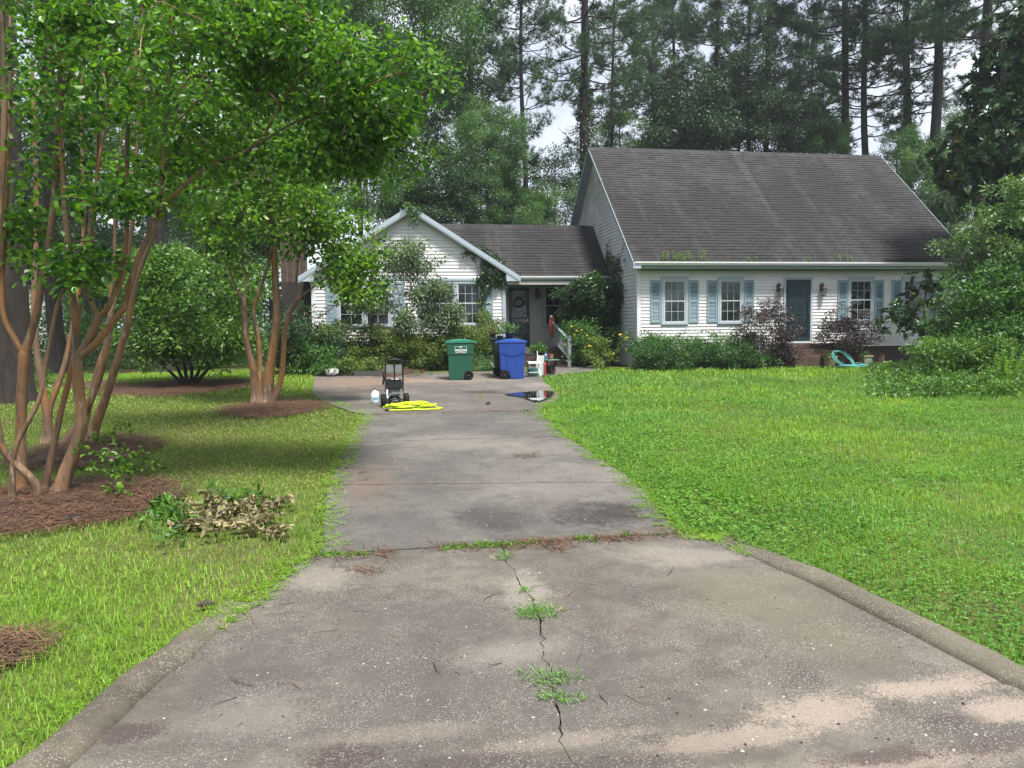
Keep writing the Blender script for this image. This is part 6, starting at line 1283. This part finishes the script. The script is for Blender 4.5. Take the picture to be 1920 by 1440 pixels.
for k in range(420):
    u, v = (rng.uniform(300, 1850), rng.uniform(1040, 1436)) if k < 300 else (rng.uniform(640, 1150), rng.uniform(780, 1000)); p = gnd(u, v)
    if not inpoly(np.array([[p[0], p[1]]]), HARD[0])[0] and not inpoly(np.array([[p[0], p[1]]]), HARD[1])[0]: continue
    s = rng.uniform(.003, .009)*(1.4 if u > 1200 and v > 1250 else 1); q = norm(rng.normal(size=(6, 3)))*s*np.array([1, 1, .6])
    b.add(np.array([(s, 0, 0), (0, s, 0), (-s, 0, 0), (0, -s, 0), (0, 0, s*.7)])*rng.uniform(.7, 1.3, (5, 1))+p+np.array([0, 0, .001]), np.array([(0, 1, 4), (1, 2, 4), (2, 3, 4), (3, 0, 4)]), rng.random())
N = NT('grit'); v_ = N.n('Attribute', attribute_name='v').outputs['Fac']; M['grit'] = N.out(N.pbr(Base_Color=N.ramp(v_, [(0, (.03, .022, .02)), (.5, (.06, .045, .04)), (.62, (.35, .33, .30)), (1, (.55, .53, .50))], 'CONSTANT'), Roughness=.9))
b.build('gravel', M['grit'], kind='stuff', label='loose grit and dark crumbs scattered over the driveway', cat='gravel')
def weed(label, u, v, r, n, L, seed, m_='clover', group='weeds in the driveway crack', up=.35):
    p = gnd(u, v); rng = np.random.default_rng(seed); t = thing('weed', label, 'weed', tuple(p), 0, group); b = MB(); a = rng.random(n)*2*PI; q = np.sqrt(rng.random(n))*r*.6
    P = np.stack([p[0]+q*np.cos(a)*1.4, p[1]+q*np.sin(a), np.full(n, p[2]+.004)], 1); P[:, :2] += rng.normal(size=(4, 2))[rng.integers(0, 4, n)]*np.array([.36, .26])*r; D = norm(np.stack([np.cos(a)*.3+rng.normal(size=n), np.sin(a)*.3+rng.normal(size=n), .25+rng.random(n)*up*3], 1)); leaves(b, P, D, np.array([0, 0, 1.])+rng.normal(size=(n, 3))*.3, L*rng.uniform(.5, 1.2, n), .0065, .3, rng.random(n), 0, True); b.build('blade', M[m_], t, kind='stuff')
weed('small spiky weed at the far end of the driveway crack', 950, 1046, .07, 60, .08, 1); weed('tiny weed in the crack above the widest clump', 985, 1110, .06, 50, .045, 2); weed('widest weed clump in the driveway crack', 1008, 1150, .17, 260, .06, 3); weed('weed clump nearest the street end of the crack, its far half', 1040, 1275, .12, 150, .055, 4); weed('weed clump nearest the street end of the crack, its near half', 1046, 1315, .09, 90, .05, 5)
weed('pale yellow-green sprig on the wet pad before the puddle', 902, 748, .05, 30, .12, 6, 'bright', 'sprigs on the pad', .8); weed('small green sprig before the hedge, next to the straw heap', 782, 705, .06, 30, .20, 7, 'bright', 'sprigs on the pad', 1.2); weed('thin sprig before the hedge, nearer the green cart', 807, 706, .04, 16, .20, 8, 'shrub', 'sprigs on the pad', 1.4)
b = MB(); rng = np.random.default_rng(83)
for (u0, v0), (u1, v1), n in (((830, 1028), (960, 1022), 150), ((1075, 1012), (1125, 1010), 50), ((1165, 1006), (1180, 1005), 20), ((590, 1042), (700, 1040), 60), ((960, 1022), (1040, 1016), 40), ((975, 775), (1005, 772), 20)):
    for k in range(n):
        t = rng.random(); p = gnd(u0+(u1-u0)*t, v0+(v1-v0)*t+rng.normal()*2.5); leaves(b, np.repeat(p[None], 3, 0), rng.normal(size=(3, 3))+np.array([0, 0, .5]), rvec(rng, 3), rng.uniform(.02, .05, 3), .012, .3, rng.random(3))
b.build('joint_weeds', M['clover'], kind='stuff', label='low green weeds sprouting along the driveway joint', cat='weeds')
M['cone'] = plain('grey_brown_cone', (.085, .065, .055), .9, var=.3, scale=30)
def cone(label, u, v, r=.035, rz=0.):
    p = gnd(u, v); b = MB(); t = np.linspace(0, 1, 9)
    for k, s in enumerate(t[:-1]):
        rr_ = r*math.sin(PI*(.12+.86*s))**.8; n = 8
        for j in range(n):
            a = 2*PI*(j+.5*(k % 2))/n; x = (s-.5)*r*4.2; c = np.array([x, rr_*.55*math.cos(a), rr_*.55*math.sin(a)]); o_ = np.array([x+r*.45, rr_*1.05*math.cos(a), rr_*1.05*math.sin(a)]); sd = np.array([0, -math.sin(a), math.cos(a)])*rr_*.42
            b.add([c-sd*.6, c+sd*.6, o_+sd, o_-sd], [[0, 1, 2, 3], [3, 2, 1, 0]] if False else [[0, 1, 2, 3]])
    b.tube([(-r*2, 0, 0), (r*2, 0, 0)], r*.45, 6); o = link('pine_cone', b.mesh('pine_cone', M['cone']), None, (p[0], p[1], p[2]+r*.9), label, 'pine cone', 'fallen pine cones'); o.rotation_euler = (0, 0, rz)
cone('pine cone on the grass edge above the near kerb', 385, 1138, .026, .2); cone('pine cone in the straw bed near its front edge', 135, 978, .034, .1); cone('pine cone in the straw bed beside the wilted branches', 302, 940, .032, -.4); cone('pine cone in the straw bed close to the sapling', 190, 934, .028, 1.0); cone('dark pine cone lying on the pad before the puddle', 915, 758, .034, .8)
M['twig'] = plain('dead_twig', (.115, .09, .065), .9)
# pile of cut branches
rng = np.random.default_rng(91); p = gnd(400, 985); t = thing('brush_pile', 'pile of cut branches with wilting tan and green leaves on the lawn', 'brush pile', tuple(p)); tw = MB(); dl = MB(); gl_ = MB()
for k in range(46):
    u, v = rng.uniform(325, 515), rng.uniform(945, 1008); a = gnd(u, v)+np.array([0, 0, .02+.13*rng.random()*(1-abs(u-420)/140)]); ang = rng.normal()*.6+(0 if rng.random() < .5 else PI); L = rng.uniform(.14, .36); c = a+np.array([L*math.cos(ang), L*.5*math.sin(ang), rng.uniform(-.03, .10)]); c[2] = max(c[2], gz(c[1])+.02); tw.tube([a, (a+c)/2+rng.normal(size=3)*.03, c], [.008, .006, .003], 4, cap=False)
    n = 34; tt = rng.random((n, 1)); P = a+(c-a)*tt; D = rng.normal(size=(n, 3))*np.array([1, 1, .7])-np.array([0, 0, .3]); green = u < 345 or (v < 955 and u > 390 and rng.random() < .6)
    leaves(gl_ if green else dl, P, D, rvec(rng, n), rng.uniform(.045, .085, n), .032, .35, rng.random(n))
for k in range(80): P = pz(322+rng.normal()*22, 985+rng.normal()*16, .02+.14*rng.random()); leaves(gl_, np.repeat(P[None], 2, 0), rng.normal(size=(2, 3))+np.array([0, 0, .7]), rvec(rng, 2), .11, .032, .3, rng.random(2))
for k in range(46): P = pz(rng.uniform(385, 500), rng.uniform(935, 965), .05+.10*rng.random()); leaves(gl_, np.repeat(P[None], 2, 0), rng.normal(size=(2, 3))+np.array([0, 0, .7]), rvec(rng, 2), .10, .032, .3, rng.random(2))
tw.build('twig', M['twig'], t, kind='stuff'); dl.build('foliage', M['deadleaf'], t); gl_.build('foliage', M['vine'], t)
# saplings
def sapling(label, u, v, h, n, seed, L=.06, lean=(0, 0), m_='crape2', Y=None):
    p = gnd(u, v); rng = np.random.default_rng(seed); t = thing('sapling', label, 'sapling', tuple(p), 0, 'saplings in the straw'); b = MB(); s_ = MB(); top = p+np.array([lean[0], lean[1], h]); s_.tube([p, (p+top)/2+np.array([lean[0]*.3, 0, 0]), top], [.008, .006, .003], 5)
    C = []
    for k in range(n): f = rng.random()**.7; c = p+(top-p)*f+np.append(rng.normal(size=2)*.13, rng.normal()*.03); s_.tube([p+(top-p)*f*.9, c], [.004, .002], 3, cap=False); C.append(c)
    clump_leaves(b, rng, np.array(C), .07, 9, L, .62, .7, .1, False); b.build('foliage', M[m_], t); s_.build('stem', M['twig'], t)
sapling('leafy sapling in the straw bed beside the orange stem', 230, 932, .52, 22, 1, .062, (-.15, .1)); sapling('low leafy shoot on the grass past the straw bed', 268, 890, .22, 10, 2); sapling('young shoot behind the tan stems near the thick pine', 72, 742, .55, 16, 3, .10, (.1, 0)); sapling('shoot beside the second clump of stems', 205, 838, .28, 12, 4, .06, (.1, 0))
# weeds and straw in the gutters
rng = np.random.default_rng(95); t = thing('gutter_weeds', 'yellow-green weeds growing out of the white gutter', 'weeds', (10, 23.5, 2.05)); t['kind'] = 'stuff'; b = MB()
for u, v0 in [(x, 470) for x in (1244, 1248, 1252, 1262, 1266, 1270, 1275, 1279, 1284, 1290, 1295, 1310, 1316, 1322)]+[(1418, 474), (1405, 480), (1588, 474), (1596, 480), (1574, 481), (1518, 481)]:
    a = onY(u, 488, 23.5); h = (488-v0+rng.normal()*3)/F_PX*24; n = 16; tt = rng.random(n); P = a+np.outer(tt, [0, 0, h]); leaves(b, P, rng.normal(size=(n, 3))+np.array([0, 0, .6]), rvec(rng, n), .06, .022, .2, rng.random(n))
    b.tube([a, a+np.array([.01, 0, h])], .005, 3)
b.build('blade', M['bright'], t)
b = MB(); P = np.array([onY(u, 487.5-(u > 1690)*1., 23.50)+np.array([0, .0, rng.random()*.03]) for u in rng.uniform(1662, 1740, 130)]); needles(rng, P, 4, .16, .008, .03, b=b); b.build('pine_straw', M['straw'], kind='stuff', label='red pine straw clogging the far end of the white gutter', cat='pine straw')
# ------------------------------------------------------------------ lawn
def vnoise(x, y, s, seed):
    r = np.random.default_rng(seed); T = r.random((64, 64)); u, v = x*s, y*s; i, j = np.floor(u).astype(int), np.floor(v).astype(int); f, g = u-i, v-j; f = f*f*(3-2*f); g = g*g*(3-2*g)
    return (T[i % 64, j % 64]*(1-f)+T[(i+1) % 64, j % 64]*f)*(1-g)+(T[i % 64, (j+1) % 64]*(1-f)+T[(i+1) % 64, (j+1) % 64]*f)*g
HB = np.array(HARD[0])
def free(P):
    k = np.ones(len(P), bool)
    for h in HARD: k &= ~inpoly(P, h)
    for cx_, cy_, rx_, ry_ in MULCH: k &= ((P[:, 0]-cx_)/rx_)**2+((P[:, 1]-cy_)/ry_)**2 > .55+.55*vnoise(P[:, 0], P[:, 1], 4, 3)
    return k
def inview(P, pad=140, dz=0.):
    Q = (np.column_stack([P, GZ(P[:, 1])+dz]) @ CM); u = 960+F_PX*Q[:, 0]/-Q[:, 2]; v = 720-F_PX*Q[:, 1]/-Q[:, 2]; return (Q[:, 2] < -.5) & (u > -pad*3) & (u < 1920+pad*3) & (v < 1440+pad*4)
def blades(b, rng, P, L, W, lean, v):
    n = len(P); a = rng.random(n)*2*PI; d = np.stack([np.cos(a), np.sin(a)], 1); s = np.stack([-d[:, 1], d[:, 0], np.zeros(n)], 1)*(W*.5)[:, None]; z = GZ(P[:, 1])-.012
    p0 = np.column_stack([P, z]); l1 = (L*.55)[:, None]; D3 = np.column_stack([d, np.zeros(n)])
    p1 = p0+np.array([0, 0, 1.])*l1*.9+D3*l1*lean[:, None]*.5; p2 = p1+np.array([0, 0, 1.])*(L*.45*(1-lean*.75))[:, None]+D3*(L*.5*lean)[:, None]
    V = np.stack([p0-s, p0+s, p1+s*.8, p1-s*.8, p2], 1); i = np.arange(n)[:, None]*5; b.add(V.reshape(-1, 3), i+np.array([0, 1, 2, 3]), np.repeat(v, 5)); b.F[3].append(i+np.array([3, 2, 4])+b.n-n*5); b.M[3].append(np.zeros(n, int))
def scatter(rng, x0, x1, y0, y1, dens):
    n = int((x1-x0)*(y1-y0)*dens); P = np.stack([rng.uniform(x0, x1, n), rng.uniform(y0, y1, n)], 1); return P[inview(P)]
def edge_r(y): return np.interp(y, [2.5, 3.3, 4.5, 6.2, 8.2, 11.2, 14.2, 17, 20, 22, 23], [4.2, 3.2, 2.9, 2.5, 2.75, 2.75, 3.0, 3.9, 4.3, 4.7, 6.5])
def edge_l(y): return np.interp(y, [2.5, 3.5, 5.2, 6.2, 8.7, 11.5, 14.5, 17, 20, 23], [-2.0, -1.35, -.8, -.45, -.5, -.35, -.2, -1.0, -1.75, -2.0])
rng = np.random.default_rng(101); b = MB()
for y0, y1, dens, L0, W0 in ((2.6, 5.5, 3300, .052, .0046), (5.5, 8.5, 2000, .056, .0062), (8.5, 13, 950, .060, .0095), (13, 18, 430, .066, .015), (18, 25.2, 240, .078, .022)):
    P = scatter(rng, 2.0, 18, y0, y1, dens); P = P[(P[:, 0] > edge_r(P[:, 1])-.25) & free(P)]
    P = P[~((P[:, 1] > 23.2))]; c1 = .5*vnoise(P[:, 0], P[:, 1], .9, 1)+.5*vnoise(P[:, 0], P[:, 1], .35, 4); c2 = vnoise(P[:, 0], P[:, 1], 3.1, 2); tall = vnoise(P[:, 0], P[:, 1], 1.7, 8)
    P = P+np.stack([vnoise(P[:, 0], P[:, 1], 14, 5)-.5, vnoise(P[:, 0], P[:, 1], 14, 6)-.5], 1)*.05; n = len(P); L = L0*rng.uniform(.4, 1.45, n)*(.65+.7*c2)*(1+.6*(tall > .72)); P = P[:n]
    vv = np.clip(.05+.9*c1+.35*(c2-.5)+rng.normal(size=n)*.22, 0, 1); dry = rng.random(n) < .035
    cool = (~dry) & (rng.random(n) < np.clip(vnoise(P[:, 0], P[:, 1], .8, 31)*1.5-.45, .05, .9))
    for k, m_ in ((~dry & ~cool, 0), (dry, 1), (cool, 2)):
        n0 = len(b.M[4]); n3 = len(b.M[3]); blades(b, rng, P[k], L[k], W0*rng.uniform(.7, 1.3, k.sum()), rng.uniform(.25, 1.15, k.sum()), vv[k]); b.M[4][n0] = b.M[4][n0]+m_; b.M[3][n3] = b.M[3][n3]+m_
b.build('grass', [M['grass'], M['grassdry'], M['grasscool']], kind='stuff', label='lush bright green grass of the open front lawn', cat='grass')
rng = np.random.default_rng(102); b = MB()
for y0, y1, dens, L0, W0 in ((2.6, 5.5, 2600, .060, .0046), (5.5, 8.5, 1500, .060, .0062), (8.5, 13, 2100, .046, .0085), (13, 18, 1000, .055, .013), (18, 27, 430, .075, .020)):
    P = scatter(rng, -14 if y0 > 8 else -7, .2, y0, y1, dens); P = P[(P[:, 0] < edge_l(P[:, 1])+.25) & free(P)]
    c1 = vnoise(P[:, 0], P[:, 1], .9, 11); c2 = vnoise(P[:, 0], P[:, 1], 2.6, 12); near = np.clip((8.0-P[:, 1])/2.2, 0, 1); lush = np.maximum(near, np.clip((P[:, 1]-18)/2, 0, .8)); keep = rng.random(len(P)) < (.72+.28*lush)*(1-.30*(c2 > .66)*(1-near)); P, c1, c2, near = P[keep], c1[keep], c2[keep], lush[keep]; n = len(P)
    L = L0*rng.uniform(.5, 1.3, n)*(.6+.45*c2+.35*near); v = np.clip(.15+.5*c1+.2*near+rng.normal(size=n)*.22, 0, 1); g = rng.random(n) < .22+.73*near
    for k, m_ in ((g, 0), (~g, 1)):
        n0 = len(b.M[4]); n3 = len(b.M[3]); blades(b, rng, P[k], L[k], W0*rng.uniform(.7, 1.3, k.sum()), rng.uniform(.3, 1.2, k.sum()), v[k]); b.M[4][n0] = b.M[4][n0]+m_; b.M[3][n3] = b.M[3][n3]+m_
b.build('grass', [M['grass'], M['grassdry']], kind='stuff', label='thinner yellowing grass of the shaded lawn around the tan-stemmed trees', cat='grass')
# clover and runners along the edges
rng = np.random.default_rng(103); b = MB()
for y0, y1, dens, s0 in ((2.6, 6, 560, .016), (6, 9, 640, .019), (9, 15, 380, .026)):
    P = scatter(rng, 2.0, 12, y0, y1, dens); e_ = P[:, 0]-edge_r(P[:, 1]); c = vnoise(P[:, 0], P[:, 1], 1.1, 21); P = P[(e_ > -.02) & free(P) & (rng.random(len(P)) < np.clip(1.5-e_*.55, .0, 1)*.8+.5*(c > .6))]; n = len(P); z = GZ(P[:, 1])+rng.uniform(.015, .055, n)*np.clip((P[:, 0]-edge_r(P[:, 1]))*3+.3, .3, 1); a0 = rng.random(n)*6.28
    for k in range(3): a = a0+k*2.094; D = np.stack([np.cos(a), np.sin(a), rng.normal(size=n)*.2], 1); leaves(b, np.column_stack([P, z]), D, np.array([0, 0, 1.])+rng.normal(size=(n, 3))*.25, s0*rng.uniform(.8, 1.3, n), s0*1.05, .15, np.clip(vnoise(P[:, 0], P[:, 1], 2, 9)*.6+rng.random(n)*.4, 0, 1), 0, y0 > 6)
b.build('clover', M['clover'], kind='stuff', label='clover growing through the lawn edge beside the driveway', cat='clover')
rng = np.random.default_rng(104); b = MB()
def runners(pts, n, side, m_):
    pts = np.array(pts)
    for k in range(n):
        t = rng.random()*(len(pts)-1); i = int(t); q = pts[i]+(pts[min(i+1, len(pts)-1)]-pts[i])*(t-i); tn = norm(pts[min(i+1, len(pts)-1)]-pts[i]); nn = np.array([tn[1], -tn[0]])*side; L = rng.uniform(.08, .28); a = q+nn*rng.uniform(-.12, .0); c = a+nn*L+tn*rng.normal()*.14; mid = (a+c)/2+tn*rng.normal()*.04; T_ = np.linspace(0, 1, 8)[:, None]; Q = (1-T_)**2*a+2*T_*(1-T_)*mid+T_**2*c; Q3 = np.column_stack([Q, GZ(Q[:, 1])+.012+.06*(np.abs(T_[:, 0]-.35) < .34)*0+.010*np.sin(T_[:, 0]*9)]); b.tube(Q3, .0022, 3, v=.7, cap=False)
        nl = 14; ti = rng.integers(0, 8, nl); leaves(b, Q3[ti], rng.normal(size=(nl, 3))*np.array([1, 1, .25])+np.array([0, 0, .25]), np.array([0, 0, 1.])+rng.normal(size=(nl, 3))*.3, rng.uniform(.025, .06, nl), .006, .3, rng.uniform(.3, 1, nl), 0, True)
runners([G2(575, 1045), G2(520, 1092), G2(455, 1145), G2(380, 1185)], 70, 1, 0); runners([tuple(p) for p in EDGE_L], 150, 1, 0); runners([tuple(p) for p in EDGE_R], 170, -1, 0); runners([G2(1275, 1003), G2(1340, 1012), G2(1430, 1045)], 50, -1, 0)
runners([G2(370, 1190), G2(250, 1262), G2(60, 1370)], 26, 1, 0); runners([G2(1016, 766), G2(1045, 745), G2(1035, 715)], 60, -1, 0); runners([G2(680, 776), G2(590, 735)], 30, 1, 0)
b.build('grass_runners', M['grass'], kind='stuff', label='grass runners creeping over the driveway edges', cat='grass')
# ------------------------------------------------------------------ the hazy air
if HAZE > 0:
    N = NT('haze'); pv = N.n('VolumePrincipled', {'Density': HAZE, 'Color': (.86, .93, 1.0), 'Anisotropy': .3}); N.t.links.new(pv.outputs[0], N.o.inputs['Volume'])
    MB().box(-120, 120, -40, 110, -4.2, 34).build('haze', N.m, kind='stuff', label='thin pale haze filling the air', cat='haze')
